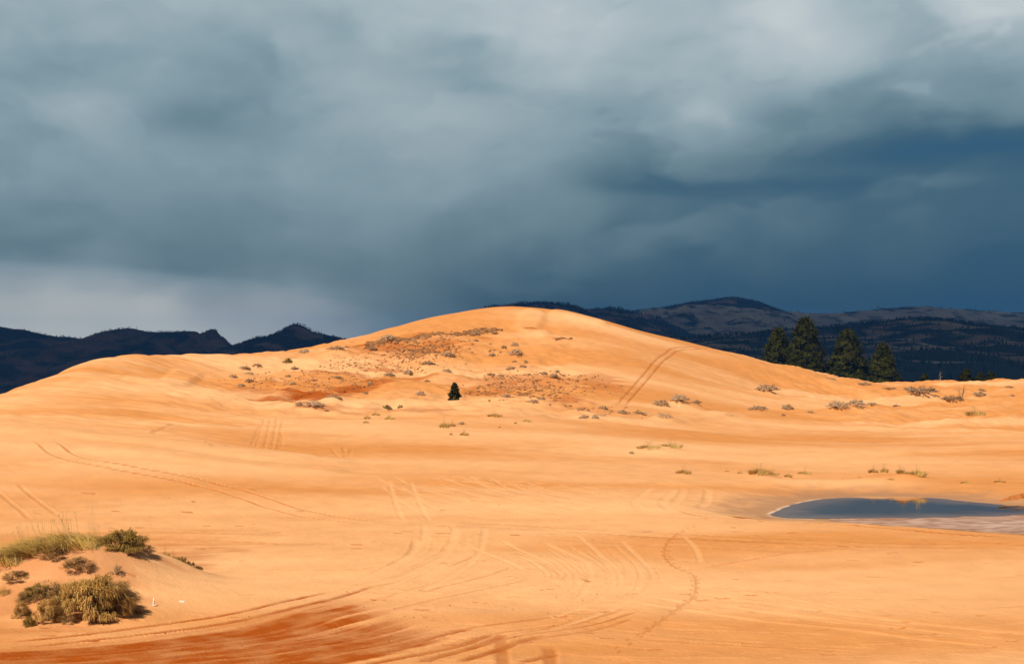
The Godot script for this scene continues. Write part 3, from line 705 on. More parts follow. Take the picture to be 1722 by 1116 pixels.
# sweeping sets of faint lines: how many, width, depth, dampness, first edge, last edge
const BUNDLES := [
	[26, 0.16, 0.016, -0.45, Vector2(-0.77, -56.2), Vector2(0.87, -50.5), Vector2(1.56, -47.4), Vector2(1.36, -44.4), Vector2(0.35, -41.2), Vector2(4.47, -56.3), Vector2(4.95, -49.8), Vector2(4.91, -46.7), Vector2(4.4, -43.7), Vector2(2.22, -38.9)],
	[26, 0.16, 0.014, -0.45, Vector2(-6.18, -76.8), Vector2(-2.2, -69.6), Vector2(1.12, -64.6), Vector2(4.13, -62.4), Vector2(-2.14, -79), Vector2(1.28, -73.7), Vector2(4.44, -67.1), Vector2(6.47, -63.6)],
	[16, 0.18, 0.016, -0.5, Vector2(-3.62, -59.9), Vector2(-3.43, -52.9), Vector2(-4.13, -48.8), Vector2(-5.35, -44.5), Vector2(-1.64, -60.5), Vector2(-1.81, -53.7), Vector2(-2.6, -48.4), Vector2(-3.8, -42.7)],
	[14, 0.16, 0.014, 0.4, Vector2(-6.39, -42.3), Vector2(-4.48, -45.7), Vector2(-2.72, -50.6), Vector2(-1.52, -56.2), Vector2(-4.12, -38.6), Vector2(-1.88, -42), Vector2(0.37, -44.3), Vector2(2.09, -47.6)],
	[14, 0.18, 0.014, 0.35, Vector2(-3.79, -35.5), Vector2(-1.35, -37.6), Vector2(1.19, -39), Vector2(3.77, -42.7), Vector2(-1.46, -32.7), Vector2(0.61, -35.5), Vector2(2.46, -37.2), Vector2(4.67, -40.7)],
	[12, 0.2, 0.016, -0.35, Vector2(0.32, -80.5), Vector2(3.43, -77.9), Vector2(6.78, -76.7), Vector2(8.98, -75.1), Vector2(1.24, -71.7), Vector2(3.61, -68.2), Vector2(5.77, -65.3), Vector2(7.99, -64.5)],
	[10, 0.18, 0.013, -0.3, Vector2(3.82, -43.3), Vector2(7.02, -40.7), Vector2(9.94, -38.1), Vector2(13.34, -35), Vector2(6.31, -44.6), Vector2(9.1, -42), Vector2(11.18, -39.5), Vector2(14.19, -37.2)],
	[12, 0.2, 0.018, 0.3, Vector2(-22.44, -58.7), Vector2(-16.31, -60.1), Vector2(-9.38, -58.5), Vector2(-4.28, -59.9), Vector2(-21.33, -55.8), Vector2(-15.22, -56.1), Vector2(-8.75, -54.6), Vector2(-4.02, -56.2)],
	[10, 0.2, 0.018, 0.3, Vector2(-0.29, -59.9), Vector2(4.89, -58.3), Vector2(10.93, -56.1), Vector2(17.71, -54), Vector2(-0.28, -57.1), Vector2(4.61, -54.9), Vector2(10.29, -52.8), Vector2(17.09, -52.1)]
]

func churn() -> void:
	for t: Array in TRACKS:
		var line := PackedVector2Array()
		for k in range(6, t.size()): line.append(t[k])
		if t[0] == "pair": pair(line, t[1], t[2], t[3], t[4], t[5], int(t[2] * 100.0))
		elif t[0] == "rut": press(line, t[2], t[3], t[4], 0.35 if t[4] < 0.7 else 0.1, t[5], int(t[1] * 10.0))
		elif t[0] == "ridge": press(line, t[2], -t[3], t[4], 0.0, t[5])
		elif t[0] == "steps":
			var curve := Curve2D.new()
			for p in line: curve.add_point(p)
			var far := 0.0
			var side := 1.0
			while far < curve.get_baked_length():
				var a := curve.sample_baked(far)
				var b := curve.sample_baked(minf(far + 0.34, curve.get_baked_length()))
				var off := (b - a).orthogonal().normalized() * 0.11 * side
				press(PackedVector2Array([a + off, (a + b) * 0.5 + off, b + off]), t[2], t[3], t[4], 0.5)
				side = -side
				far += t[1] * rng.randf_range(0.8, 1.15)
	# the fan of wheel marks that laid the damp sand bare, between two edges
	for k in 84:
		var f := (k + rng.randf_range(-0.4, 0.4)) / 84.0
		var line := PackedVector2Array()
		var n: int = FAN_A.size()
		var from := 0
		var to := n
		for q in range(from, to):
			var a: Vector2 = FAN_A[q]
			var b: Vector2 = FAN_B[q]
			line.append(a.lerp(b, f) + Vector2(rng.randf_range(-0.05, 0.05), rng.randf_range(-0.10, 0.10)))
		var cut := rng.randf_range(0.45, 1.0) if k > 8 else 1.0
		var curve := Curve2D.new()
		for p in line: curve.add_point(p)
		var total := curve.get_baked_length()
		var part := PackedVector2Array()
		for q in 9: part.append(curve.sample_baked(total * cut * q / 8.0))
		press(part, rng.randf_range(0.14, 0.36), rng.randf_range(0.015, 0.05), rng.randf_range(0.35, 1.0) * (0.45 if k < 8 else 1.0), 0.5, 0.35, k)
	for k in 64:
		var f := rng.randf_range(0.12, 1.0)
		var line := PackedVector2Array()
		for q in FAN_A.size() - (1 if k % 3 else 0): line.append(FAN_A[q].lerp(FAN_B[q], f))
		press(line, rng.randf_range(0.2, 0.7), 0.006, rng.randf_range(0.35, 1.0), 0.0, 0.15, k + 200)
	# sets of old wheel lines that swept round together and have half drifted in
	for set_: Array in BUNDLES:
		for k in int(set_[0]):
			var f := rng.randf_range(-0.15, 1.15)
			var line := PackedVector2Array()
			var half: int = (set_.size() - 4) / 2
			for q in half: line.append((set_[4 + q] as Vector2).lerp(set_[4 + half + q], f) + Vector2(rng.randf_range(-0.15, 0.15), rng.randf_range(-0.2, 0.2)))
			var curve := Curve2D.new()
			for p in line: curve.add_point(p)
			var total := curve.get_baked_length()
			var a := rng.randf_range(0.0, 0.35) * total
			var b := rng.randf_range(0.6, 1.0) * total
			var part := PackedVector2Array()
			for q in 8: part.append(curve.sample_baked(lerpf(a, b, q / 7.0)))
			press(part, set_[1] * rng.randf_range(0.7, 1.3), set_[2] * rng.randf_range(0.5, 1.4), set_[3] * rng.randf_range(-0.6, 1.2), 0.5, 0.35, k)
	# scuffs: short damp dashes where the crust is broken
	for k in 260:
		var d := 31.0 + 40.0 * rng.randf() ** 1.5
		var p := Vector2(rng.randf_range(-0.36, 0.40) * d, -d)
		var turn := rng.randf_range(-0.35, 0.35)
		press(PackedVector2Array([p, p + Vector2(cos(turn), sin(turn)) * rng.randf_range(0.1, 0.22), p + Vector2(cos(turn), sin(turn)) * rng.randf_range(0.25, 0.5)]), rng.randf_range(0.07, 0.16), rng.randf_range(0.01, 0.035), rng.randf_range(0.2, 0.75), 0.4)
	# loose lines of drift and old tracks all over the flat
	for k in 150:
		var d := 30.0 + 45.0 * rng.randf() ** 1.4
		var x := rng.randf_range(-0.30, 0.42) * d
		var turn := rng.randf_range(-0.5, 0.35)
		var bend := rng.randf_range(-0.06, 0.06)
		var p := Vector2(x, -d)
		var line := PackedVector2Array()
		for q in 6:
			line.append(p)
			p += Vector2(cos(turn), -sin(turn)) * rng.randf_range(0.7, 1.5)
			turn += bend
		press(line, rng.randf_range(0.10, 0.3), rng.randf_range(0.006, 0.02), rng.randf_range(-0.35, 0.22), 0.4, 0.5, k)

func color_sand() -> void:
	var tone := noise(31, 0.05, 3)
	var fine := noise(32, 0.55, 4)
	var band := noise(33, 0.035, 3)
	var nc := cu.size()
	for r in rd.size():
		var d := rd[r]
		for c in nc:
			var k := r * nc + c
			var p := sand_v[k]
			var g := fine.get_noise_2d(p.x, p.z)
			var b := band.get_noise_2d(p.x * 0.55 + g * 0.6, p.z * 2.1)
			var t := tone.get_noise_2d(p.x, p.z * 1.3)
			var near := 1.0 - smoothstep(55.0, 110.0, d)
			var col := mixc(DRY, ORANGE, 0.20 + b * 1.5 + t * 0.55 + smoothstep(95.0, 150.0, d) * 0.50)
			col = mixc(col, PALE, -b * 1.7 - 0.05 + t * 0.4)
			var w := damp[k]
			if w > 0.0: col = mixc(col, RED, w * (0.95 + 0.5 * g))
			elif w < 0.0: col = mixc(col, PALE, -w)
			col = shade(col, 1.0 + 0.10 * g)
			sand_c[k] = col
			p.y += dip[k] + near * 0.012 * grain.get_noise_2d(p.x, p.z) + near * 0.006 * g
			sand_v[k] = p
	# bare red ground on the dune, redder tint over the foreground hillock
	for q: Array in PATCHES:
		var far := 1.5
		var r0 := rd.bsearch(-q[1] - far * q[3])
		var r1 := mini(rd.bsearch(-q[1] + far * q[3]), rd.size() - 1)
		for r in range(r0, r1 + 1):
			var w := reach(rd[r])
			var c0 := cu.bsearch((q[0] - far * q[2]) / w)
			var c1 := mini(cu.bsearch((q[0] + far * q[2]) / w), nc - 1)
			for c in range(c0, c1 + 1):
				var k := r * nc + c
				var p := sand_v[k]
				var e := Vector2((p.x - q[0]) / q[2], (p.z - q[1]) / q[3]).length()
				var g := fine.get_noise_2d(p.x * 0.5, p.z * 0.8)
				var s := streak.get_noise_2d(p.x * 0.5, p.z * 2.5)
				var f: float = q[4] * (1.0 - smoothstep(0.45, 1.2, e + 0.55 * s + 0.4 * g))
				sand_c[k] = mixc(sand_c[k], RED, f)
	# wet rim and salt along the pool
	for r in range(rd.bsearch(46.0), rd.bsearch(96.0)):
		for c in nc:
			var k := r * nc + c
			var p := sand_v[k]
			if p.x < BX0 or p.x > 60.0: continue
			var s := basin_at(basin, p.x, p.z)
			if s > 6.0: continue
			var g := fine.get_noise_2d(p.x, p.z)
			var col := mixc(sand_c[k], MUD, 0.85 * (1.0 - smoothstep(0.3, 4.6, s + 1.2 * g + 0.8 * tone.get_noise_2d(p.x * 3.0, p.z * 3.0))))
			col = mixc(col, SALT, (0.85 if p.x < 17.5 else 0.10) * (1.0 - smoothstep(0.02, 0.20, absf(s - 0.08 - 0.12 * g))) * smoothstep(-0.25, 0.2, g + 0.3 * tone.get_noise_2d(p.x * 6.0, p.z * 6.0)))
			sand_c[k] = col

func build_sand() -> void:
	lay_sand()
	churn()
	color_sand()
	var nr := rd.size()
	var nc := cu.size()
	var normal := PackedVector3Array()
	normal.resize(nr * nc)
	var index := PackedInt32Array()
	index.resize((nr - 1) * (nc - 1) * 6)
	var o := 0
	for r in nr:
		var up := mini(r + 1, nr - 1) * nc
		var down := maxi(r - 1, 0) * nc
		for c in nc:
			normal[r * nc + c] = (sand_v[r * nc + mini(c + 1, nc - 1)] - sand_v[r * nc + maxi(c - 1, 0)]).cross(sand_v[up + c] - sand_v[down + c]).normalized()
			if r + 1 < nr and c + 1 < nc:
				var k := r * nc + c
				index[o] = k; index[o + 1] = k + nc; index[o + 2] = k + 1
				index[o + 3] = k + 1; index[o + 4] = k + nc; index[o + 5] = k + nc + 1
				o += 6
	var a := []
	a.resize(Mesh.ARRAY_MAX)
	a[Mesh.ARRAY_VERTEX] = sand_v
	a[Mesh.ARRAY_NORMAL] = normal
	a[Mesh.ARRAY_COLOR] = sand_c
	a[Mesh.ARRAY_INDEX] = index
	var m := ArrayMesh.new()
	m.add_surface_from_arrays(Mesh.PRIMITIVE_TRIANGLES, a)
	var mat := StandardMaterial3D.new()
	mat.vertex_color_use_as_albedo = true
	mat.roughness = 1.0
	mat.metallic_specular = 0.1
	mat.normal_enabled = true
	mat.normal_texture = noise_picture(41, 0.03, 512, true, 3.0)
	mat.normal_scale = 0.8
	mat.uv1_triplanar = true
	mat.uv1_world_triplanar = true
	mat.uv1_scale = Vector3.ONE * 0.4
	tag(put(m, "sand_ground", mat), "orange sand dunes crossed by wheel tracks", "", "", "structure")

# ---------------------------------------------------------------- water
func sheet(edge: PackedVector2Array, y: float, deep: Color, shallow: Color) -> ArrayMesh:
	# a level sheet inside the edge, coloured by how far from the shore (how deep) it is
	var t := Tris.new()
	var pts := edge.duplicate()
	var lo := edge[0]
	var hi := edge[0]
	for p in edge:
		lo = lo.min(p)
		hi = hi.max(p)
	var x := lo.x
	while x < hi.x:
		var z := lo.y
		while z < hi.y:
			var p := Vector2(x + 0.2 * sin(z * 7.0), z + 0.2 * sin(x * 5.0))
			if edge_distance(p, edge) < -0.25: pts.append(p)
			z += 0.7
		x += 0.9
	var tint := PackedColorArray()
	for p in pts:
		var f := smoothstep(0.2, 2.6, -edge_distance(p, edge) + 1.2 * swell.get_noise_2d(p.x * 5.0, p.y * 5.0) - clampf((p.x - 22.0) * 0.035, 0.0, 0.8))
		tint.append(shallow.lerp(deep, f))
	var ids := Geometry2D.triangulate_delaunay(pts)
	for k in range(0, ids.size(), 3):
		var m := (pts[ids[k]] + pts[ids[k + 1]] + pts[ids[k + 2]]) / 3.0
		if not Geometry2D.is_point_in_polygon(m, edge): continue
		var p: Array[Vector3] = []
		for q in 3: p.append(Vector3(pts[ids[k + q]].x, y, pts[ids[k + q]].y))
		var order := [0, 1, 2] if (p[1] - p[0]).cross(p[2] - p[0]).y < 0.0 else [0, 2, 1]
		for q: int in order:
			t.v.append(p[q])
			t.c.append(tint[ids[k + q]])
	return t.made()

func smooth_edge(raw: PackedVector2Array, rough: float, seed_: int) -> PackedVector2Array:
	var curve := Curve2D.new()
	var n := raw.size()
	for k in n + 1:
		var t := (raw[(k + 1) % n] - raw[(k - 1 + n) % n]) / 6.0
		curve.add_point(raw[k % n], -t, t)
	curve.bake_interval = 0.25
	var out := PackedVector2Array()
	var ns := noise(seed_, 0.5, 3)
	for p in curve.get_baked_points():
		var q := p + Vector2(ns.get_noise_2d(p.x, p.y), ns.get_noise_2d(p.x + 50.0, p.y)) * rough
		if out.is_empty() or out[-1].distance_to(q) > 0.08: out.append(q)
	if out[0].distance_to(out[-1]) < 0.08: out.remove_at(out.size() - 1)
	return out

func build_pool() -> void:
	var water := StandardMaterial3D.new()
	water.vertex_color_use_as_albedo = true
	water.roughness = 0.04
	water.metallic_specular = 0.5
	water.normal_enabled = true
	water.normal_texture = noise_picture(51, 0.02, 256, true, 1.0, 3)
	water.normal_scale = 0.05
	water.uv1_triplanar = true
	water.uv1_world_triplanar = true
	water.uv1_scale = Vector3(0.5, 0.5, 0.5)
	tag(put(sheet(pool_edge, POOL_LEVEL, Color(0.060, 0.042, 0.034), Color(0.23, 0.135, 0.08)), "pool_water", water), "still rain pool among the dunes mirroring the storm sky", "", "", "structure")
	var mud := StandardMaterial3D.new()
	mud.albedo_texture = mud_picture()
	mud.vertex_color_use_as_albedo = true
	mud.uv1_triplanar = true
	mud.uv1_world_triplanar = true
	mud.uv1_scale = Vector3.ONE * 0.11
	mud.roughness = 0.5
	mud.metallic_specular = 0.5
	mud.normal_enabled = true
	mud.normal_texture = noise_picture(52, 0.02, 256, true, 2.0, 4)
	mud.normal_scale = 0.25
	tag(put(sheet(mud_edge, POOL_LEVEL + 0.022, Color.WHITE, Color(0.9, 0.8, 0.72)), "wet_mud", mud), "pinkish wet mud flat beside the rain pool", "", "", "structure")

func mud_picture() -> ImageTexture:
	var im := Image.create(256, 256, false, Image.FORMAT_RGB8)
	var a := noise(61, 3.0, 4)
	for j in 256:
		for i in 256:
			var p := Vector2(i, j) / 256.0 * TAU
			var f := a.get_noise_3d(cos(p.x) * 0.4 + 3.0, sin(p.x) * 0.4 + cos(p.y) * 0.5, sin(p.y) * 0.5)
			im.set_pixel(i, j, Color(0.34, 0.185, 0.115).lerp(Color(0.52, 0.35, 0.28), clampf(0.5 + f * 1.6, 0.0, 1.0)).linear_to_srgb())
	return ImageTexture.create_from_image(im)

# ---------------------------------------------------------------- far country
# crest of each range: distance, then crest points (x, height), see build_ranges
const RANGES := [
	{called = "left_hills", label = "dark wooded hills with a rocky butte behind the left dune", far = 4000.0, front = 1300.0, foot = -30.0, x0 = -2285.5, x1 = -287.0, nx = 760, nz = 120, bend = 2.0, cut = 0.34, rough = 0.02, patch = 160, wooded = 0.1, trees = 9000, tall = 4.6, bare = Color(0.20, 0.105, 0.08), bare2 = Color(0.30, 0.17, 0.12), wood = Color(0.040, 0.050, 0.046), rocks = [Vector3(-1197.2, 60.6, 0.95), Vector3(-1134.7, 46.4, 0.9), Vector3(-1250.7, 39.2, 0.9), Vector3(-899.2, 26.7, 1), Vector3(-861.7, 21.4, 0.98), Vector3(-1045.5, 35.7, 0.9), Vector3(-1500.5, 71.3, 0.75), Vector3(-1322.1, 71.3, 0.7)],
		line = [Vector2(-2285.5, 128.3), Vector2(-1982.9, 172.9), Vector2(-1750.8, 167.5), Vector2(-1536.4, 149.7), Vector2(-1464.9, 139), Vector2(-1393.4, 124.7), Vector2(-1330.9, 117.6), Vector2(-1286.2, 115.8), Vector2(-1264.9, 121.1), Vector2(-1241.8, 128.3), Vector2(-1206.2, 139), Vector2(-1170.5, 144.3), Vector2(-1140.2, 143.4), Vector2(-1108, 137.2), Vector2(-1068.7, 133.6), Vector2(-1027.7, 133.6), Vector2(-992, 136.3), Vector2(-956.4, 136.3), Vector2(-943.8, 131.8), Vector2(-933, 117.6), Vector2(-922.2, 97.9), Vector2(-915.1, 106.8), Vector2(-909.9, 130), Vector2(-899.3, 140.8), Vector2(-888.6, 137.2), Vector2(-877.8, 122.9), Vector2(-865.2, 117.6), Vector2(-847.3, 97.9), Vector2(-825.8, 89), Vector2(-768.6, 71.2), Vector2(-608, 39.1), Vector2(-287, 3.4)]},
	{called = "conical_hill", label = "pointed dark wooded hill left of the dune top", far = 3600.0, front = 1500.0, foot = -30.0, x0 = -980.0, x1 = -65.8, nx = 200, nz = 80, bend = 1.7, cut = 0.2, rough = 0.02, patch = 160, wooded = 0.22, trees = 5500, tall = 4.8, bare = Color(0.26, 0.135, 0.095), bare2 = Color(0.38, 0.22, 0.15), wood = Color(0.040, 0.050, 0.046), rocks = [],
		line = [Vector2(-980, -12.2), Vector2(-852, 32.7), Vector2(-788.1, 64.8), Vector2(-748.1, 82.4), Vector2(-716, 95.3), Vector2(-688.8, 104.9), Vector2(-659.9, 108.1), Vector2(-635.9, 116.1), Vector2(-611.9, 130.6), Vector2(-584.6, 141), Vector2(-560.5, 135.4), Vector2(-539.6, 124.2), Vector2(-507.4, 116.1), Vector2(-475.3, 108.1), Vector2(-443.1, 100.1), Vector2(-354.8, 84), Vector2(-226.3, 64.8), Vector2(-65.8, 35.9)]},
	{called = "wooded_mesa", label = "dark wooded mesa showing behind the dune top", far = 5200.0, front = 2600.0, foot = -20.0, x0 = -512.3, x1 = 925.3, nx = 200, nz = 70, bend = 1.15, cut = 0.2, rough = 0.02, patch = 160, wooded = 0.2, trees = 5500, tall = 8, bare = Color(0.26, 0.135, 0.095), bare2 = Color(0.38, 0.22, 0.15), wood = Color(0.040, 0.050, 0.046), rocks = [],
		line = [Vector2(-512.3, 71.9), Vector2(-327, 164.6), Vector2(-211.1, 227.3), Vector2(-130, 252.9), Vector2(-90.5, 269.1), Vector2(-37.1, 277.3), Vector2(20.9, 283.1), Vector2(90.5, 286.6), Vector2(160.2, 284.2), Vector2(218.2, 278.4), Vector2(264.6, 269.1), Vector2(287.8, 257.5), Vector2(322.6, 259.8), Vector2(392.2, 264.5), Vector2(438.6, 257.5), Vector2(508.2, 238.9), Vector2(670.4, 199.5), Vector2(925.3, 141.4)]},
	{called = "scrub_ridge", label = "long brown scrub ridge under the storm on the right", far = 5600.0, front = 3000.0, foot = -10.0, x0 = -2.5, x1 = 3096.1, nx = 380, nz = 90, bend = 1.15, cut = 0.22, rough = 0.02, patch = 110, wooded = -0.22, trees = 3500, tall = 8, bare = Color(0.42, 0.30, 0.26), bare2 = Color(0.58, 0.42, 0.30), wood = Color(0.040, 0.050, 0.046), rocks = [],
		line = [Vector2(-2.5, 76.9), Vector2(172.3, 176.8), Vector2(309.8, 231.8), Vector2(422.3, 254.3), Vector2(497.3, 269.3), Vector2(572.3, 279.3), Vector2(659.8, 288), Vector2(747.3, 296.8), Vector2(847.3, 295.5), Vector2(972.2, 284.3), Vector2(1097.1, 271.8), Vector2(1197, 265.5), Vector2(1322, 261.8), Vector2(1422, 269.3), Vector2(1522, 279.3), Vector2(1622.1, 288), Vector2(1697.1, 291.8), Vector2(1797, 286.8), Vector2(1896.9, 278), Vector2(1996.8, 271.8), Vector2(2151.7, 264.3), Vector2(2346.5, 256.8), Vector2(2721.6, 276.8), Vector2(3096.1, 251.8)]},
	{called = "wooded_knoll", label = "low dark wooded knoll on top of the brown ridge", far = 6200.0, front = 5000.0, foot = 120.0, x0 = 107.9, x1 = 1490.8, nx = 120, nz = 50, bend = 0.8, cut = 0.1, rough = 0.02, patch = 160, wooded = 0.4, trees = 3500, tall = 8, bare = Color(0.26, 0.135, 0.095), bare2 = Color(0.38, 0.22, 0.15), wood = Color(0.040, 0.050, 0.046), rocks = [],
		line = [Vector2(107.9, 195), Vector2(495.2, 278), Vector2(633.6, 305.7), Vector2(744.4, 319.5), Vector2(841.3, 338.9), Vector2(938.2, 350), Vector2(1035.1, 361.1), Vector2(1109.8, 350), Vector2(1173.3, 330.6), Vector2(1220.2, 308.5), Vector2(1325.2, 278), Vector2(1490.8, 228.2)]},
	{called = "forested_slope", label = "dark forested slope rising behind the pines on the right", far = 2700.0, front = 650.0, foot = -6.0, x0 = 22.9, x1 = 1431.9, nx = 320, nz = 120, bend = 1.3, cut = 0.2, rough = 0.02, patch = 120, wooded = 0.13, trees = 12000, tall = 5.5, bare = Color(0.30, 0.16, 0.105), bare2 = Color(0.50, 0.34, 0.22), wood = Color(0.040, 0.050, 0.046), rocks = [],
		line = [Vector2(22.9, -7.4), Vector2(143.2, 28.7), Vector2(239.6, 58.7), Vector2(311.9, 76.8), Vector2(372.1, 84), Vector2(444.4, 87.6), Vector2(516.7, 92.5), Vector2(576.9, 98.5), Vector2(637.2, 102.1), Vector2(685.4, 106.3), Vector2(733.6, 111.8), Vector2(781.8, 117.2), Vector2(824, 119), Vector2(860.1, 116.6), Vector2(890.2, 111.8), Vector2(938.3, 105.7), Vector2(998.5, 98.5), Vector2(1037, 96.1), Vector2(1130.9, 93.7), Vector2(1275.6, 103.3), Vector2(1431.9, 88.9)]},
]

var crown_spots: Array[Transform3D] = []
var crown_tints := PackedColorArray()

func crest_at(line: PackedVector2Array, x: float) -> float:
	if x <= line[0].x: return line[0].y
	for k in line.size() - 1:
		if x <= line[k + 1].x:
			var a := line[maxi(k - 1, 0)].y
			var d := line[mini(k + 2, line.size() - 1)].y
			return spline(a, line[k].y, line[k + 1].y, d, (x - line[k].x) / (line[k + 1].x - line[k].x))
	return line[-1].y

func range_height(r: Dictionary, x: float, z: float) -> float:
	var far: float = r.far
	var front: float = r.front
	var line: PackedVector2Array = r.line
	var d := -z
	var f := clampf((d - front) / (far - front), 0.0, 1.0)
	# the crest is drawn for its own distance; the foot spreads out in front of it
	var crest := crest_at(line, x)
	var foot: float = r.foot
	var rise := f if d <= far else maxf(0.0, 1.0 - (d - far) / (far * 0.35))
	var body := rise ** float(r.bend)
	var gully := absf(rock.get_noise_2d(x * 1.6, z * 0.7)) - 0.28
	var cut: float = float(r.cut) * (crest - foot) * gully * sin(PI * clampf(rise, 0.0, 1.0)) ** 0.8
	return foot + (crest - foot) * body + cut + (crest - foot) * float(r.rough) * rock.get_noise_2d(x * 6.0, z * 6.0) * rise

func build_range(r: Dictionary) -> void:
	var t := Tris.new()
	var nx: int = r.nx
	var nz: int = r.nz
	var x0: float = r.x0
	var x1: float = r.x1
	var far: float = r.far
	var front: float = r.front
	var back := far * 1.3
	var patch := noise(int(far) % 97, 1.0 / float(r.patch), 4)
	for j in nz + 1:
		var f := float(j) / nz
		var d := front + (back - front) * (f * f * 0.35 + f * 0.65)
		for i in nx + 1:
			var x := lerpf(x0, x1, float(i) / nx)
			var y := range_height(r, x, -d)
			t.v.append(Vector3(x, y, -d))
			var g := rock.get_noise_2d(x * 5.0, d * 5.0)
			var wood := smoothstep(-0.12, 0.16, patch.get_noise_2d(x, d * 0.6) + 0.4 * g + float(r.wooded) + 0.6 * smoothstep(1700.0, 900.0, d))
			var bare: Color = r.bare
			for e: Vector3 in r.rocks: wood = minf(wood, smoothstep(0.55, 1.25, Vector2((x - e.x) / e.y, (d / far - e.z) / 0.13).length() + 0.9 * g + 0.5 * patch.get_noise_2d(x * 3.0, d * 3.0)))
			var col := mixc(mixc(bare, r.bare2, 0.5 + 1.6 * rock.get_noise_2d(x * 2.0 + 900.0, d * 2.0)), r.wood, wood)
			t.c.append(shade(col, 1.0 + 0.3 * g))
	for j in nz:
		for i in nx:
			var k := j * (nx + 1) + i
			for q: int in [k, k + nx + 1, k + 1, k + 1, k + nx + 1, k + nx + 2]: t.i.append(q)
	var arrays := []
	arrays.resize(Mesh.ARRAY_MAX)
	var normal := PackedVector3Array()
	normal.resize(t.v.size())
	for j in nz + 1:
		for i in nx + 1:
			var k := j * (nx + 1) + i
			normal[k] = (t.v[j * (nx + 1) + mini(i + 1, nx)] - t.v[j * (nx + 1) + maxi(i - 1, 0)]).cross(t.v[mini(j + 1, nz) * (nx + 1) + i] - t.v[maxi(j - 1, 0) * (nx + 1) + i]).normalized()
	arrays[Mesh.ARRAY_VERTEX] = t.v
	arrays[Mesh.ARRAY_NORMAL] = normal
	arrays[Mesh.ARRAY_COLOR] = t.c
	arrays[Mesh.ARRAY_INDEX] = t.i
	var m := ArrayMesh.new()
	m.add_surface_from_arrays(Mesh.PRIMITIVE_TRIANGLES, arrays)
	tag(put(m, r.called, painted(1.0, 0.1)), r.label, "", "", "structure")
	for k in int(r.trees):
		var d := lerpf(front, far * 1.01, sqrt(rng.randf()) if k % 4 else rng.randf_range(0.93, 1.0))
		var x := rng.randf_range(x0, x1)
		if absf(x) > d * 0.55: continue
		var wood := patch.get_noise_2d(x, d * 0.6) + 0.4 * rock.get_noise_2d(x * 5.0, d * 5.0) + float(r.wooded) + 0.6 * smoothstep(1700.0, 900.0, d)
		if wood < rng.randf_range(-0.15, 0.2) and rng.randf() < 0.93: continue
		var size := rng.randf_range(0.6, 1.25) * float(r.tall)
		crown_spots.append(Transform3D(Basis.from_euler(Vector3(0, rng.randf() * TAU, 0)).scaled(Vector3(size * rng.randf_range(0.75, 1.25), size, size)), Vector3(x, range_height(r, x, -d) - 0.3, -d)))
		crown_tints.append(shade(Color(0.030, 0.040, 0.022), rng.randf_range(0.6, 1.5)))

func build_ranges() -> void:
	for r: Dictionary in RANGES:
		var s := r.duplicate()
		s.line = PackedVector2Array(r.line)
		build_range(s)
	# the valley between, and the plain out to the horizon
	var t := Tris.new()
	var n := 90
	for j in n + 1:
		for i in n + 1:
			var fx := 2.0 * i / n - 1.0
			var fz := 2.0 * j / n - 1.0
			var x := fx * (600.0 + 7200.0 * absf(fx) ** 3)
			var z := fz * (600.0 + 7200.0 * absf(fz) ** 3)
			t.v.append(Vector3(x, -27.0 + 3.0 * rock.get_noise_2d(x * 2.0, z * 2.0), z))
			t.c.append(mixc(Color(0.045, 0.045, 0.030), Color(0.13, 0.085, 0.055), 0.3 + 1.5 * rock.get_noise_2d(x * 3.0, z * 3.0)))
	for j in n:
		for i in n:
			var k := j * (n + 1) + i
			for q: int in [k, k + 1, k + n + 1, k + 1, k + n + 2, k + n + 1]: t.i.append(q)
	tag(put(t.made(), "valley_ground", painted(1.0, 0.1)), "dark scrubby valley floor behind the dunes", "", "", "structure")
	# one small conifer, set down over the wooded slopes
	var c := Tris.new()
	for lay in 3:
		var y0 := 0.05 + 0.28 * lay
		var y1 := y0 + 0.44
		var rad := 0.27 - 0.07 * lay
		for k in 6:
			var p := TAU * (k + 0.3 * lay) / 6.0
			var q := TAU * (k + 1 + 0.3 * lay) / 6.0
			c.tri(Vector3(cos(p) * rad, y0 + 0.04 * (k % 2), sin(p) * rad), Vector3(0, y1, 0), Vector3(cos(q) * rad, y0 + 0.04 * ((k + 1) % 2), sin(q) * rad), Color.WHITE)
	var mm := MultiMesh.new()
	mm.transform_format = MultiMesh.TRANSFORM_3D
	mm.use_colors = true
	mm.mesh = c.made()
	mm.instance_count = crown_spots.size()
	for k in crown_spots.size():
		mm.set_instance_transform(k, crown_spots[k])
		mm.set_instance_color(k, crown_tints[k])
	var o := MultiMeshInstance3D.new()
	o.name = "distant_forest"
	o.multimesh = mm
	o.material_override = painted(1.0, 0.1)
	add_child(o)
	tag(o, "conifer forest scattered over the far dark hills", "forest", "", "stuff")

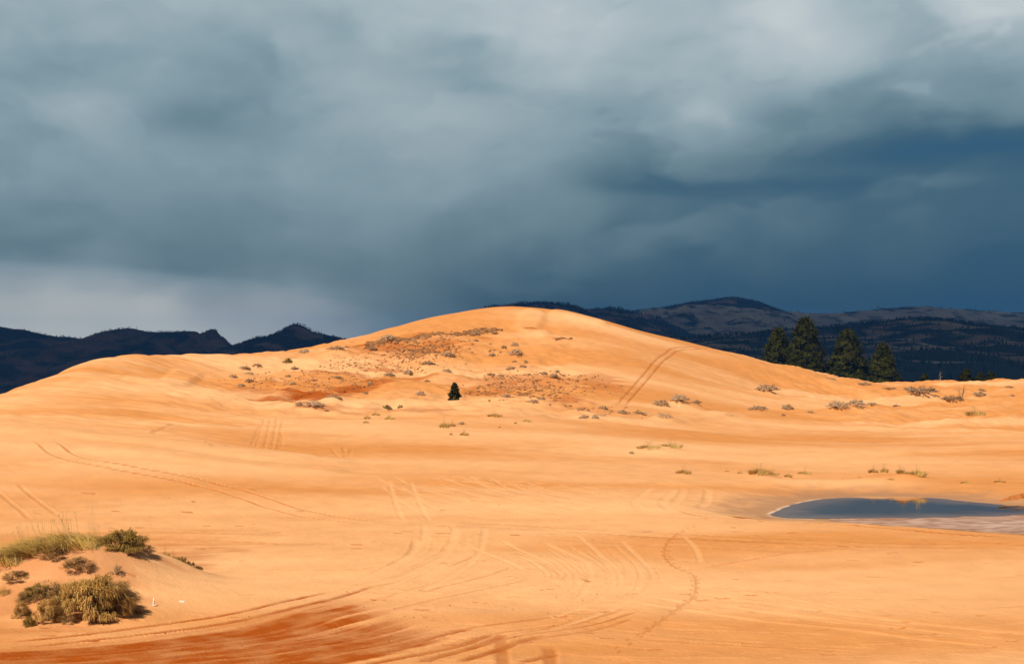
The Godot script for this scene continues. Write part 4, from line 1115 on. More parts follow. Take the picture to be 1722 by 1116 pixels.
# the storm cloud over the far country, high above the picture: what keeps the sun off the hills
func build_storm_cloud() -> void:
	var t := Tris.new()
	var n := 72
	var lump := noise(71, 0.0011, 5)
	for side in 2:
		for j in n + 1:
			for i in n + 1:
				var fx := 2.0 * i / n - 1.0
				var fz := 2.0 * j / n - 1.0
				var x := -1150.0 + fx * 3900.0
				var z := -2400.0 + fz * 3300.0
				var thin := 1.0 - maxf(absf(fx), absf(fz)) ** 6
				var g := lump.get_noise_2d(x, z)
				x += 260.0 * lump.get_noise_2d(x + 3000.0, z)
				z += 200.0 * lump.get_noise_2d(x, z + 5000.0)
				t.v.append(Vector3(x, 2500.0 + (thin * (700.0 + 900.0 * absf(g)) if side == 0 else -thin * (60.0 + 260.0 * absf(g))), z))
				t.c.append(Color(0.70, 0.71, 0.73))
	for side in 2:
		for j in n:
			for i in n:
				var k := side * (n + 1) * (n + 1) + j * (n + 1) + i
				for q: int in ([k, k + 1, k + n + 1, k + 1, k + n + 2, k + n + 1] if side == 0 else [k, k + n + 1, k + 1, k + 1, k + n + 1, k + n + 2]): t.i.append(q)
	tag(put(t.made(), "storm_cloud", painted(1.0, 0.0)), "broad grey storm cloud high over the dark hills", "", "", "structure")

# ---------------------------------------------------------------- plants
var leaf: StandardMaterial3D
var wood_mat: StandardMaterial3D

# grey sagebrush, 2 m wide and 1 m tall: twigs and a loose dome of small leaves with gaps
func make_sagebrush(kind: int, tone: Color, twiggy: float) -> Node3D:
	var r := RandomNumberGenerator.new()
	r.seed = 500 + kind
	var root := Node3D.new()
	var stems := Tris.new()
	var leaves := Tris.new()
	leaves.lift = 0.9
	var n := 60
	for k in n:
		var a := r.randf() * TAU
		var lean := sqrt(r.randf())
		var tip := Vector3(cos(a) * lean * 0.95, (1.02 - 0.9 * lean * lean) * (r.randf_range(0.75, 1.05) if k % 2 else r.randf_range(0.15, 0.8)), sin(a) * lean * 0.95)
		var base := Vector3(cos(a), 0, sin(a)) * lean * 0.25
		var mid := base.lerp(tip, 0.55) + Vector3(r.randf_range(-0.06, 0.06), 0.08, r.randf_range(-0.06, 0.06))
		var bark := shade(Color(0.24, 0.145, 0.085), r.randf_range(0.7, 1.4))
		stems.bar(base - Vector3(0, 0.12, 0), mid, 0.022, 0.014, 4, bark)
		stems.bar(mid, tip, 0.014, 0.005, 3, bark)
		var count := int(34 * (1.0 - twiggy)) + 5
		for q in count:
			var f := r.randf_range(0.2, 1.08)
			var p := (mid.lerp(tip, (f - 0.2) / 0.8)) + Vector3(r.randf_range(-1, 1), r.randf_range(-0.8, 0.8), r.randf_range(-1, 1)) * 0.10
			var dir := (Vector3(cos(a) * lean, 0.9, sin(a) * lean) + Vector3(r.randf_range(-1, 1), r.randf_range(-0.6, 0.6), r.randf_range(-1, 1)) * 0.8).normalized()
			var side := dir.cross(Vector3(r.randf_range(-1, 1), r.randf_range(-1, 1), r.randf_range(-1, 1))).normalized() * r.randf_range(0.018, 0.034)
			var col := shade(tone, r.randf_range(0.6, 1.45))
			leaves.tri(p - side, p + side, p + dir * r.randf_range(0.08, 0.16), col)
	put(stems.made(), "twigs", wood_mat, root)
	put(leaves.made(), "foliage", leaf, root)
	return root

# bunch grass, 2 m wide and 1 m tall, combed over to one side
func make_grass(kind: int, tones: Array, comb: float, count: int, thick := 0.010) -> Node3D:
	var r := RandomNumberGenerator.new()
	r.seed = 700 + kind
	var root := Node3D.new()
	var t := Tris.new()
	t.lift = 0.9
	var s := Tris.new()
	for k in count:
		var a := r.randf() * TAU
		var out := sqrt(r.randf())
		var base := Vector3(cos(a), 0, sin(a)) * out * 0.8 + Vector3(0, -0.05, 0)
		var tall := r.randf_range(0.45, 1.0) * (1.0 - 0.45 * out)
		var lean := Vector3(cos(a) * out, 0, sin(a) * out) * 0.5 + Vector3(comb, 0, 0.15 * comb) + Vector3(r.randf_range(-0.25, 0.25), 0, r.randf_range(-0.25, 0.25))
		var mid := base + Vector3(0, tall * 0.62, 0) + lean * 0.35
		var tip := base + Vector3(0, tall * (1.0 - 0.25 * lean.length()), 0) + lean
		var side := Vector3(-sin(a + 1.0), 0, cos(a + 1.0)) * thick * r.randf_range(0.6, 1.3)
		var pick: Color = tones[r.randi() % tones.size()]
		t.blade(base, mid, tip, side, shade(pick, r.randf_range(0.65, 1.3)))
	for k in 14:
		var a := r.randf() * TAU
		var base := Vector3(cos(a), 0, sin(a)) * r.randf() * 0.3
		var tip := base + Vector3(comb * 0.4 + r.randf_range(-0.25, 0.25), r.randf_range(0.95, 1.25), r.randf_range(-0.25, 0.25))
		s.bar(base, tip, thick * 0.5, thick * 0.3, 3, Color(0.50, 0.36, 0.16))
		s.bar(tip, tip + Vector3(0.02, 0.09, 0), thick * 0.9, thick * 0.3, 3, Color(0.46, 0.32, 0.14))
	put(t.made(), "blades", leaf, root)
	put(s.made(), "seed_stalks", leaf, root)
	return root

# a broom-like bush of long fine drooping stems, 2 m wide and 1 m tall
func make_broom(kind: int, tones: Array, comb: float, count: int) -> Node3D:
	var r := RandomNumberGenerator.new()
	r.seed = 900 + kind
	var root := Node3D.new()
	var t := Tris.new()
	t.lift = 0.7
	var s := Tris.new()
	for k in 26:
		var a := r.randf() * TAU
		var out := r.randf_range(0.3, 0.8)
		s.bar(Vector3(cos(a), -0.1, sin(a)) * 0.2, Vector3(cos(a) * out, r.randf_range(0.35, 0.7), sin(a) * out), 0.018, 0.006, 4, shade(Color(0.14, 0.095, 0.06), r.randf_range(0.7, 1.3)))
	var tufts: Array[Vector3] = []
	for k in 46:
		var a := r.randf() * TAU
		var out := sqrt(r.randf()) * 0.92
		tufts.append(Vector3(cos(a) * out, 0.92 * sqrt(maxf(0.02, 1.0 - out * out)) * (r.randf_range(0.8, 1.05) if k % 2 else r.randf_range(0.1, 0.9)), sin(a) * out))
	for k in count:
		# each strand springs from a tuft, leans outwards and hangs over
		var c := tufts[r.randi() % tufts.size()]
		var p := c + Vector3(r.randf_range(-1, 1), r.randf_range(-1.1, 0.35), r.randf_range(-1, 1)) * 0.17
		p.y = maxf(p.y, 0.02)
		var away := Vector3(c.x, 0.0, c.z)
		var dir := (away * 1.1 + Vector3(comb, 0.25, 0.2) + Vector3(r.randf_range(-1, 1), r.randf_range(-0.5, 0.5), r.randf_range(-1, 1)) * 0.35).normalized()
		var far := r.randf_range(0.18, 0.40)
		var mid := p + dir * far * 0.5
		var tip := p + dir * far * 0.85 + Vector3(0, -far * r.randf_range(0.15, 0.6), 0)
		tip.y = maxf(tip.y, -0.04)
		var side := dir.cross(Vector3.UP).normalized() * r.randf_range(0.008, 0.016)
		var pick: Color = tones[(r.randi() % tones.size() + int(c.x * 7.0 + 9.0)) % tones.size()]
		t.blade(p, mid, tip, side, shade(pick, r.randf_range(0.6, 1.35)))
	put(s.made(), "stems", wood_mat, root)
	put(t.made(), "foliage", leaf, root)
	return root

# a tall pine, 1 m high in the making: trunk with limbs, and a crown of needle tufts
func make_pine(kind: int, width: float, lumpy: float, limbs: int, tuft: float, tone: Color, bare := 0.06) -> Node3D:
	var r := RandomNumberGenerator.new()
	r.seed = 300 + kind
	var root := Node3D.new()
	var w := Tris.new()
	var t := Tris.new()
	t.lift = 0.10
	var bark := Color(0.10, 0.060, 0.035)
	var last := Vector3(0, -0.03, 0)
	for k in 8:
		var y := (k + 1) / 8.0 * 0.97
		var p := Vector3(r.randf_range(-0.006, 0.006), y, r.randf_range(-0.006, 0.006))
		w.bar(last, p, 0.022 * (1.0 - k / 8.4), 0.022 * (1.0 - (k + 1) / 8.4), 7, shade(bark, r.randf_range(0.8, 1.2)))
		last = p
	for k in limbs:
		var f := (k + r.randf()) / limbs
		var y := bare + (0.98 - bare) * f
		var a := k * 2.399 + r.randf_range(-0.5, 0.5)
		# spread: widest a quarter of the way up, drawn in to a rounded point
		var spread := width * (1.0 - f) ** 0.72 * (0.72 + 0.28 * smoothstep(0.0, 0.22, f)) * r.randf_range(1.0 - lumpy, 1.0 + lumpy * 0.5) + 0.012
		var dir := Vector3(cos(a), 0, sin(a))
		var tip := Vector3(0, y, 0) + dir * spread + Vector3(0, spread * r.randf_range(-0.12, 0.30), 0)
		var mid := Vector3(0, y - 0.01, 0).lerp(tip, 0.5) - Vector3(0, spread * 0.07, 0)
		w.bar(Vector3(0, y - 0.012, 0), mid, 0.0055 * (1.0 - f * 0.6), 0.004 * (1.0 - f * 0.6), 4, bark)
		w.bar(mid, tip, 0.004 * (1.0 - f * 0.6), 0.0015, 3, bark)
		var tufts := 5 + int(spread / width * 14.0)
		for q in tufts:
			var g := 0.25 + 0.75 * sqrt((q + r.randf()) / tufts)
			var c := (Vector3(0, y, 0).lerp(mid, g * 2.0) if g < 0.5 else mid.lerp(tip, g * 2.0 - 1.0))
			c += Vector3(-dir.z, 0, dir.x) * spread * r.randf_range(-0.34, 0.34) * g + Vector3(0, r.randf_range(-0.012, 0.018), 0)
			var col := shade(tone, r.randf_range(0.6, 1.45))
			for e in 16:
				var n := Vector3(r.randf_range(-1, 1), r.randf_range(-0.55, 1), r.randf_range(-1, 1)).normalized()
				n = (n + dir * 0.35).normalized()
				var side := n.cross(Vector3(r.randf_range(-1, 1), r.randf_range(-1, 1), r.randf_range(-1, 1))).normalized() * tuft * 0.13
				var far := tuft * r.randf_range(0.6, 1.1)
				t.tri(c - side, c + side, c + n * far, shade(col, r.randf_range(0.8, 1.2)))
	put(w.made(), "trunk", wood_mat, root)
	put(t.made(), "crown", leaf, root)
	return root

var kinds := {}

func make_kinds() -> void:
	leaf = painted(0.9, 0.25)
	leaf.backlight_enabled = true
	leaf.backlight = Color(0.75, 0.75, 0.75)
	wood_mat = painted(0.95, 0.2)
	kinds["sage_a"] = make_sagebrush(1, Color(0.50, 0.33, 0.20), 0.0)
	kinds["sage_b"] = make_sagebrush(2, Color(0.58, 0.41, 0.27), 0.15)
	kinds["sage_c"] = make_sagebrush(3, Color(0.36, 0.225, 0.14), 0.2)
	kinds["dead_a"] = make_sagebrush(4, Color(0.46, 0.31, 0.17), 0.7)
	kinds["olive_a"] = make_sagebrush(5, Color(0.27, 0.185, 0.055), 0.0)
	var straw := [Color(0.62, 0.42, 0.15), Color(0.55, 0.35, 0.12), Color(0.42, 0.27, 0.08)]
	var olive := [Color(0.46, 0.27, 0.07), Color(0.56, 0.35, 0.10), Color(0.30, 0.175, 0.045), Color(0.64, 0.42, 0.15)]
	kinds["straw_a"] = make_grass(1, straw, 0.25, 420, 0.012)
	kinds["straw_b"] = make_grass(2, straw, -0.15, 300, 0.012)
	kinds["olive_grass_a"] = make_grass(3, olive, 0.25, 520, 0.013)
	kinds["olive_grass_b"] = make_grass(4, olive, -0.2, 420, 0.013)
	var mixed := [Color(0.66, 0.42, 0.13), Color(0.58, 0.36, 0.10), Color(0.44, 0.27, 0.06), Color(0.26, 0.18, 0.045), Color(0.64, 0.45, 0.17)]
	kinds["draped_a"] = make_grass(6, mixed, -0.75, 900, 0.011)
	kinds["draped_b"] = make_grass(7, mixed, -0.55, 700, 0.011)
	kinds["wispy_a"] = make_grass(5, [Color(0.58, 0.42, 0.17), Color(0.52, 0.36, 0.14)], 0.05, 60, 0.006)
	var grey := [Color(0.50, 0.285, 0.085), Color(0.57, 0.335, 0.107), Color(0.37, 0.205, 0.055), Color(0.63, 0.405, 0.14)]
	kinds["broom_a"] = make_broom(1, grey, 0.35, 7600)
	kinds["broom_b"] = make_broom(2, grey, 0.15, 4200)
	kinds["broom_dark"] = make_broom(3, [Color(0.27, 0.175, 0.035), Color(0.35, 0.22, 0.05), Color(0.43, 0.27, 0.075)], -0.3, 4200)
	kinds["broom_brown"] = make_broom(4, [Color(0.34, 0.19, 0.07), Color(0.44, 0.27, 0.12), Color(0.27, 0.15, 0.05)], -0.2, 1700)
	kinds["pine_a"] = make_pine(1, 0.30, 0.26, 120, 0.066, Color(0.040, 0.041, 0.006))
	kinds["pine_b"] = make_pine(2, 0.30, 0.22, 116, 0.068, Color(0.042, 0.043, 0.006))
	kinds["pine_c"] = make_pine(3, 0.33, 0.25, 116, 0.070, Color(0.038, 0.039, 0.006))
	kinds["juniper_a"] = make_pine(4, 0.50, 0.45, 60, 0.13, Color(0.032, 0.034, 0.007), 0.0)
	kinds["sapling"] = make_pine(5, 0.42, 0.30, 60, 0.10, Color(0.042, 0.042, 0.010), 0.02)

# every plant: kind, x, z, width, height, turn, sunk, name, label, category, group
const PLANTS := [
	["broom_a", -11.97, -38.9, 1.94, 1.14, 0.2, 0.05, "broom_bush", "large grey green drooping bush on the front of the foreground hillock", "shrub", "brush on the foreground hillock"],
	["broom_b", -12.87, -38.9, 1.04, 0.9, 1.48, 0.05, "broom_bush", "grey green bush joined to the left side of the large drooping bush", "shrub", "brush on the foreground hillock"],
	["broom_b", -13.28, -38.3, 0.85, 0.65, 0.65, 0.05, "broom_bush", "small round grey bush at the foot of the foreground hillock", "shrub", "brush on the foreground hillock"],
	["broom_brown", -13.67, -40.1, 1.25, 0.61, 2.49, 0.05, "brown_brush", "brown matted brush above the small round grey bush", "shrub", "brush on the foreground hillock"],
	["broom_b", -14.19, -38.7, 0.52, 0.48, 0.97, 0.05, "broom_bush", "leftmost little grey bush low on the foreground hillock", "shrub", "brush on the foreground hillock"],
	["broom_dark", -13.63, -37.8, 0.37, 0.34, 0.42, 0.05, "broom_bush", "tiny dark tuft at the very front foot of the foreground hillock", "shrub", "brush on the foreground hillock"],
	["broom_brown", -12.57, -38.1, 0.48, 0.37, 2.52, 0.05, "brown_brush", "brown tuft between the round grey bush and the large drooping bush", "shrub", "brush on the foreground hillock"],
	["broom_brown", -14.47, -39.9, 0.6, 0.43, 5.76, 0.05, "brown_brush", "brown tuft on the left slope above the leftmost little bush", "shrub", "brush on the foreground hillock"],
	["olive_grass_b", -15.41, -40.6, 0.47, 0.4, 5.03, 0.05, "grass_tuft", "grass tuft cut by the left edge on the foreground hillock", "grass", "brush on the foreground hillock"],
	["broom_dark", -12.93, -44.4, 1.66, 0.67, 0.3, 0.05, "dark_bush", "dark olive bush on the crest of the foreground hillock", "shrub", "brush on the foreground hillock"],
	["broom_brown", -12.45, -45.6, 0.61, 0.28, 4.81, 0.05, "brown_brush", "low brown brush trailing right of the dark crest bush", "shrub", "brush on the foreground hillock"],
	["olive_grass_a", -11.93, -46, 0.37, 0.29, 1.39, 0.05, "grass_stubble", "dark stubble tuft, first from the top in the row down the hillock's right shoulder", "grass", "stubble on the right shoulder of the hillock"],
	["olive_grass_a", -11.67, -46.2, 0.37, 0.29, 3.37, 0.05, "grass_stubble", "dark stubble tuft, second from the top in the row down the hillock's right shoulder", "grass", "stubble on the right shoulder of the hillock"],
	["broom_dark", -11.43, -46.4, 0.37, 0.29, 1.74, 0.05, "grass_stubble", "dark stubble tuft, third from the top in the row down the hillock's right shoulder", "grass", "stubble on the right shoulder of the hillock"],
	["broom_dark", -11.21, -46.6, 0.37, 0.27, 1.08, 0.05, "grass_stubble", "dark stubble tuft, fourth from the top in the row down the hillock's right shoulder", "grass", "stubble on the right shoulder of the hillock"],
	["broom_dark", -10.97, -46.8, 0.33, 0.23, 0.67, 0.05, "grass_stubble", "dark stubble tuft, last from the top in the row down the hillock's right shoulder", "grass", "stubble on the right shoulder of the hillock"],
	["draped_a", -14.3, -43.6, 2.33, 0.86, 0.1, 0.05, "bunch_grass", "wide clump of combed olive and straw grass on the hillock top", "grass", "brush on the foreground hillock"],
	["draped_b", -14.91, -43, 1.92, 0.77, 0, 0.05, "bunch_grass", "straw grass clump left of the wide olive clump on the hillock", "grass", "brush on the foreground hillock"],
	["draped_a", -15.56, -42.8, 1.45, 0.73, 0.15, 0.05, "bunch_grass", "pale straw grass on the hillock's left shoulder", "grass", "brush on the foreground hillock"],
	["draped_b", -16.06, -42.4, 1.7, 0.72, -0.1, 0.05, "bunch_grass", "olive grass clump where the hillock meets the left edge", "grass", "brush on the foreground hillock"],
	["straw_a", -13.82, -44.4, 0.71, 0.55, 1.35, 0.05, "bunch_grass", "small straw clump under the tall wispy stems", "grass", "brush on the foreground hillock"],
	["wispy_a", -14.13, -44.9, 1.2, 1.32, 5.82, 0.05, "wispy_grass", "tall thin pale yellow grass stems standing over the hillock", "grass", "brush on the foreground hillock"],
	["wispy_a", -15.07, -44.9, 0.88, 0.84, 5.21, 0.05, "wispy_grass", "shorter thin pale stems left of the tall wispy ones", "grass", "brush on the foreground hillock"],
	["broom_dark", -14.33, -40.4, 0.94, 0.4, 5.07, 0.05, "brown_brush", "flat olive brush patch in the middle of the hillock's left face", "shrub", "brush on the foreground hillock"],
	["broom_b", -12.78, -40.5, 1.19, 0.54, 5.03, 0.05, "brown_brush", "olive brush merging into the top of the large drooping bush", "shrub", "brush on the foreground hillock"],
	["broom_brown", -13.58, -40.4, 0.83, 0.32, 1.21, 0.05, "brown_brush", "flat brown brush patch in the centre of the hillock's front face", "shrub", "brush on the foreground hillock"],
	["broom_b", -11.88, -40, 0.78, 0.46, 1.95, 0.05, "brown_brush", "olive brush on the right shoulder of the large drooping bush", "shrub", "brush on the foreground hillock"],
	["broom_brown", -15.38, -41.4, 0.81, 0.33, 3.94, 0.05, "brown_brush", "faded flat brush near the left edge of the hillock's face", "shrub", "brush on the foreground hillock"],
	["broom_brown", -14.55, -42.4, 0.76, 0.42, 4.6, 0.05, "brown_brush", "faded brown brush under the straw grass on the hillock", "shrub", "brush on the foreground hillock"],
	["broom_brown", -13.63, -42, 1.01, 0.41, 5.37, 0.05, "brown_brush", "brown dry brush just above the large drooping bush", "shrub", "brush on the foreground hillock"],
	["dead_a", -12.46, -42.2, 0.56, 0.34, 5.53, 0.05, "dry_brush", "small dry grey bush right of the brown brush", "shrub", "brush on the foreground hillock"],
	["dead_a", -11.45, -40.6, 0.25, 0.29, 0.54, 0.05, "dry_brush", "small dry twig bush against the right side of the large drooping bush", "shrub", "brush on the foreground hillock"],
	["pine_b", 67.42, -337, 22.38, 22.38, 0.3, 0.1, "pine_tree", "leftmost of the large dark pines behind the dune shoulder", "pine tree", "pines behind the dune on the right"],
	["pine_a", 73.88, -335, 25.24, 25.24, 1.9, 0.1, "pine_tree", "tallest of the dark pines, second from the left", "pine tree", "pines behind the dune on the right"],
	["pine_c", 69.79, -327, 16.59, 16.59, 4, 0.1, "pine_tree", "lower dark pine standing in front of the tallest pine", "pine tree", "pines behind the dune on the right"],
	["pine_c", 75.65, -331, 15.39, 15.39, 2.4, 0.1, "pine_tree", "low pine against the right side of the tallest pine", "pine tree", "pines behind the dune on the right"],
	["pine_b", 63.56, -331, 15.07, 15.07, 2.9, 0.1, "pine_tree", "small pine at the left foot of the leftmost large pine", "pine tree", "pines behind the dune on the right"],
	["pine_c", 82.97, -329, 22.87, 22.87, 0.8, 0.1, "pine_tree", "broad pointed dark pine standing apart right of the tallest", "pine tree", "pines behind the dune on the right"],
	["pine_a", 83.67, -321, 12.87, 12.87, 5, 0.1, "pine_tree", "low pine between the broad pine and the rightmost large pine", "pine tree", "pines behind the dune on the right"],
	["pine_b", 78.29, -323, 13.21, 13.21, 1.2, 0.1, "pine_tree", "small pine at the left foot of the broad pointed pine", "pine tree", "pines behind the dune on the right"],
	["pine_b", 89.94, -323, 19.01, 19.01, 2.2, 0.1, "pine_tree", "rightmost of the large dark pines at the end of the dune", "pine tree", "pines behind the dune on the right"],
	["juniper_a", 64.1, -207, 2.68, 2.68, 0.4, 0.1, "bushy_tree", "tiny dark treetop just over the sand rim right of the pines", "tree", "low dark trees over the sand rim on the right"],
	["juniper_a", 70.21, -206, 2.99, 2.99, 2.4, 0.1, "bushy_tree", "pointed dark treetop over the sand rim just left of the pair", "tree", "low dark trees over the sand rim on the right"],
	["juniper_a", 72.06, -205, 2.43, 2.43, 3.4, 0.1, "bushy_tree", "left treetop of the close dark pair over the sand rim at right", "tree", "low dark trees over the sand rim on the right"],
	["juniper_a", 74.07, -206, 2.44, 2.44, 5.1, 0.1, "bushy_tree", "right treetop of the close dark pair over the sand rim at right", "tree", "low dark trees over the sand rim on the right"],
	["sapling", -5.35, -123.9, 1.66, 1.66, 0.7, 0.05, "pine_sapling", "small dark young pine alone at the foot of the big dune", "pine tree"],
	["sage_b", -24.34, -156, 1.67, 0.5, 3.8, 0.06, "sagebrush", "pale bush on the skyline saddle left of the dune slope", "shrub", "bushes scattered over the dunes"],
	["olive_a", -25.1, -149, 1.28, 0.63, 4.22, 0.06, "olive_bush", "olive bush below the skyline saddle bush", "shrub", "bushes scattered over the dunes"],
	["sage_a", -28.7, -142.8, 1.38, 0.34, 3.18, 0.06, "sagebrush", "left upper bush of the loose group on the left dune flank", "shrub", "bushes scattered over the dunes"],
	["sage_b", -27.81, -140.9, 1.36, 0.28, 1.12, 0.06, "sagebrush", "bush just under the left upper one on the left dune flank", "shrub", "bushes scattered over the dunes"],
	["sage_a", -27.81, -145.1, 1.16, 0.29, 2.97, 0.06, "sagebrush", "top right bush of the loose group on the left dune flank", "shrub", "bushes scattered over the dunes"],
	["sage_a", -28.84, -137.7, 1.03, 0.5, 0.56, 0.06, "sagebrush", "leftmost bush on the left dune flank", "shrub", "bushes scattered over the dunes"],
	["sage_b", -26.71, -131.2, 1.12, 0.32, 5.87, 0.06, "sagebrush", "lower left bush of the group on the left dune flank", "shrub", "bushes scattered over the dunes"],
	["sage_c", -26.49, -134.5, 1.01, 0.43, 5.44, 0.06, "brown_bush", "brownish lower right bush of the group on the left dune flank", "shrub", "bushes scattered over the dunes"],
	["sage_c", -23.52, -144.2, 1, 0.41, 3.44, 0.06, "brown_bush", "faint brown bush between the flank group and the crumbled slope", "shrub", "bushes scattered over the dunes"],
	["sage_c", -23.55, -140.2, 0.75, 0.33, 1.89, 0.06, "brown_bush", "small brown bush above the red soil at the left", "shrub", "bushes scattered over the dunes"],
	["sage_a", -22.09, -134.4, 0.93, 0.31, 5.71, 0.06, "sagebrush", "grey bush just left above the red soil streaks", "shrub", "bushes scattered over the dunes"],
	["sage_a", -20.44, -154.4, 2.07, 0.56, 3.59, 0.06, "sagebrush", "wide grey bush at the left end of the crumbled ledge", "shrub", "bushes scattered over the dunes"],
	["sage_c", -19.57, -157.3, 0.76, 0.29, 5.54, 0.06, "brown_bush", "little brown bush above the wide ledge bush", "shrub", "bushes scattered over the dunes"],
	["sage_b", -14.8, -158.8, 2.29, 0.76, 5.33, 0.06, "sagebrush", "pale grey bush sitting on the crumbled ledge", "shrub", "bushes scattered over the dunes"],
	["sage_c", -16.27, -155.3, 1.33, 0.44, 3.19, 0.06, "brown_bush", "brown bush under the left part of the crumbled ledge", "shrub", "bushes scattered over the dunes"],
	["sage_a", -18.59, -140.5, 1.65, 0.26, 2.6, 0.06, "sagebrush", "flat grey brush above the red soil streaks", "shrub", "bushes scattered over the dunes"],
	["sage_c", -20.6, -138.4, 0.67, 0.26, 3.76, 0.06, "brown_bush", "small low bush left of the flat grey brush", "shrub", "bushes scattered over the dunes"],
	["sage_a", -12.81, -138.9, 1.34, 0.56, 2.71, 0.06, "sagebrush", "slanting grey bush above the sand hollow", "shrub", "bushes scattered over the dunes"],
	["sage_b", -11.16, -143.1, 1.38, 0.46, 1.01, 0.06, "sagebrush", "pale bush at the right end of the upper red streak", "shrub", "bushes scattered over the dunes"],
	["sage_a", -14.21, -134, 0.86, 0.5, 1.92, 0.06, "sagebrush", "small grey bush at the right end of the red soil", "shrub", "bushes scattered over the dunes"],
	["sage_a", -14.26, -129.6, 0.76, 0.3, 5.1, 0.06, "sagebrush", "small grey bush just below the end of the red soil", "shrub", "bushes scattered over the dunes"],
	["sage_a", -16.81, -125, 1.34, 0.4, 0.27, 0.06, "sagebrush", "left of the two bushes on the small mound below the red soil", "shrub", "bushes scattered over the dunes"],
	["sage_c", -15.76, -121.6, 0.72, 0.4, 0.29, 0.06, "brown_bush", "right small bush on the mound below the red soil", "shrub", "bushes scattered over the dunes"],
	["sage_b", -17.68, -118.9, 2.16, 0.48, 3.93, 0.06, "sagebrush", "wide grey bush at the front below the red soil", "shrub", "bushes scattered over the dunes"],
	["sage_a", -19.09, -119.4, 0.83, 0.5, 1.76, 0.06, "sagebrush", "dark grey bush left of the wide front bush", "shrub", "bushes scattered over the dunes"],
	["sage_c", -16.42, -118.2, 0.57, 0.22, 3.36, 0.06, "brown_bush", "tiny bush right of the wide front bush", "shrub", "bushes scattered over the dunes"],
	["sage_a", -7.26, -150.9, 1.78, 0.73, 2.96, 0.06, "sagebrush", "bush heaped with sand below the crumbled slope", "shrub", "bushes scattered over the dunes"],
	["sage_c", -9.27, -147.5, 1.74, 0.53, 2.15, 0.06, "brown_bush", "slanting brown bush left of the sand heaped bush", "shrub", "bushes scattered over the dunes"],
	["sage_b", -7, -141.6, 1.67, 0.57, 6.26, 0.06, "sagebrush", "pale thin brush over the sand hollow", "shrub", "bushes scattered over the dunes"],
	["sage_b", -8.79, -128.2, 1.23, 0.42, 1.23, 0.06, "sagebrush", "pale brush low in the sand hollow left of the sapling", "shrub", "bushes scattered over the dunes"],
	["sage_c", -8.75, -137.3, 0.73, 0.32, 2.59, 0.06, "brown_bush", "tiny brush inside the sand hollow", "shrub", "bushes scattered over the dunes"],
	["olive_a", -10.69, -141.1, 0.45, 0.53, 1.27, 0.06, "olive_bush", "small green bush under the pale streak bush", "shrub", "bushes scattered over the dunes"],
	["olive_a", -11.5, -121.8, 1.17, 0.46, 3.97, 0.06, "olive_bush", "olive bush at the front of the dune foot", "shrub", "bushes scattered over the dunes"],
	["olive_a", -10.83, -118.7, 0.57, 0.33, 1.74, 0.06, "olive_bush", "small olive tuft right below the front olive bush", "shrub", "bushes scattered over the dunes"],
	["olive_a", -10.12, -120.9, 0.65, 0.34, 2.23, 0.06, "olive_bush", "small olive bush between the front olive bush and the sapling", "shrub", "bushes scattered over the dunes"],
	["sage_c", -0.98, -157.7, 0.76, 0.44, 4.69, 0.06, "brown_bush", "small brown bush high on the bare dune face", "shrub", "bushes scattered over the dunes"],
	["sage_b", 0.35, -158.2, 1.1, 0.51, 2.01, 0.06, "sagebrush", "upper pale bush high on the bare dune face", "shrub", "bushes scattered over the dunes"],
	["sage_a", -2.33, -154, 0.91, 0.56, 3.51, 0.06, "sagebrush", "left grey bush high on the bare dune face", "shrub", "bushes scattered over the dunes"],
	["sage_b", 0.41, -153, 1.96, 0.74, 5.68, 0.06, "sagebrush", "largest round bush high on the bare dune face", "shrub", "bushes scattered over the dunes"],
	["sage_a", -4.52, -163.6, 1.31, 0.59, 0.63, 0.06, "sagebrush", "grey bush on the right part of the crumbled ledge", "shrub", "bushes scattered over the dunes"],
	["sage_c", -4.35, -160, 0.77, 0.37, 0.39, 0.06, "brown_bush", "small bush below the right part of the ledge", "shrub", "bushes scattered over the dunes"],
	["sage_c", -2.13, -164.4, 1.23, 0.31, 1.44, 0.06, "brown_bush", "dark low brush at the far right end of the ledge", "shrub", "bushes scattered over the dunes"],
	["sage_a", -0.06, -145.3, 1.24, 0.47, 4.81, 0.06, "sagebrush", "grey bush midway down the dune face", "shrub", "bushes scattered over the dunes"],
	["sage_c", 1.24, -146.8, 0.94, 0.27, 3.86, 0.06, "brown_bush", "brown brush right of the midway bush", "shrub", "bushes scattered over the dunes"],
	["dead_a", 1.54, -149.8, 0.64, 0.42, 1.49, 0.06, "dry_bush", "small dry brush above the midway bush", "shrub", "bushes scattered over the dunes"],
	["sage_c", 0.33, -150.3, 0.72, 0.28, 2.08, 0.06, "brown_bush", "thin dark brush under the largest round bush", "shrub", "bushes scattered over the dunes"],
	["sage_a", -1.26, -141.6, 0.83, 0.33, 1.11, 0.06, "sagebrush", "small grey bush above the speckled ground", "shrub", "bushes scattered over the dunes"],
	["sage_c", -2.3, -143.5, 1.15, 0.27, 2.88, 0.06, "brown_bush", "flat brown brush left of the small grey bush", "shrub", "bushes scattered over the dunes"],
	["sage_c", 3.47, -144, 0.85, 0.4, 0.27, 0.06, "brown_bush", "brown brush left of the lone grey bush", "shrub", "bushes scattered over the dunes"],
	["dead_a", 4.91, -144.9, 0.78, 0.34, 4.38, 0.06, "dry_bush", "faint dry bush above the lone grey bush", "shrub", "bushes scattered over the dunes"],
	["sage_a", 4.43, -139.9, 0.97, 0.45, 5.63, 0.06, "sagebrush", "lone grey bush right of the speckled ground", "shrub", "bushes scattered over the dunes"],
	["sage_c", 6.79, -139.8, 0.6, 0.26, 6, 0.06, "brown_bush", "tiny dark bush left of the red hollow", "shrub", "bushes scattered over the dunes"],
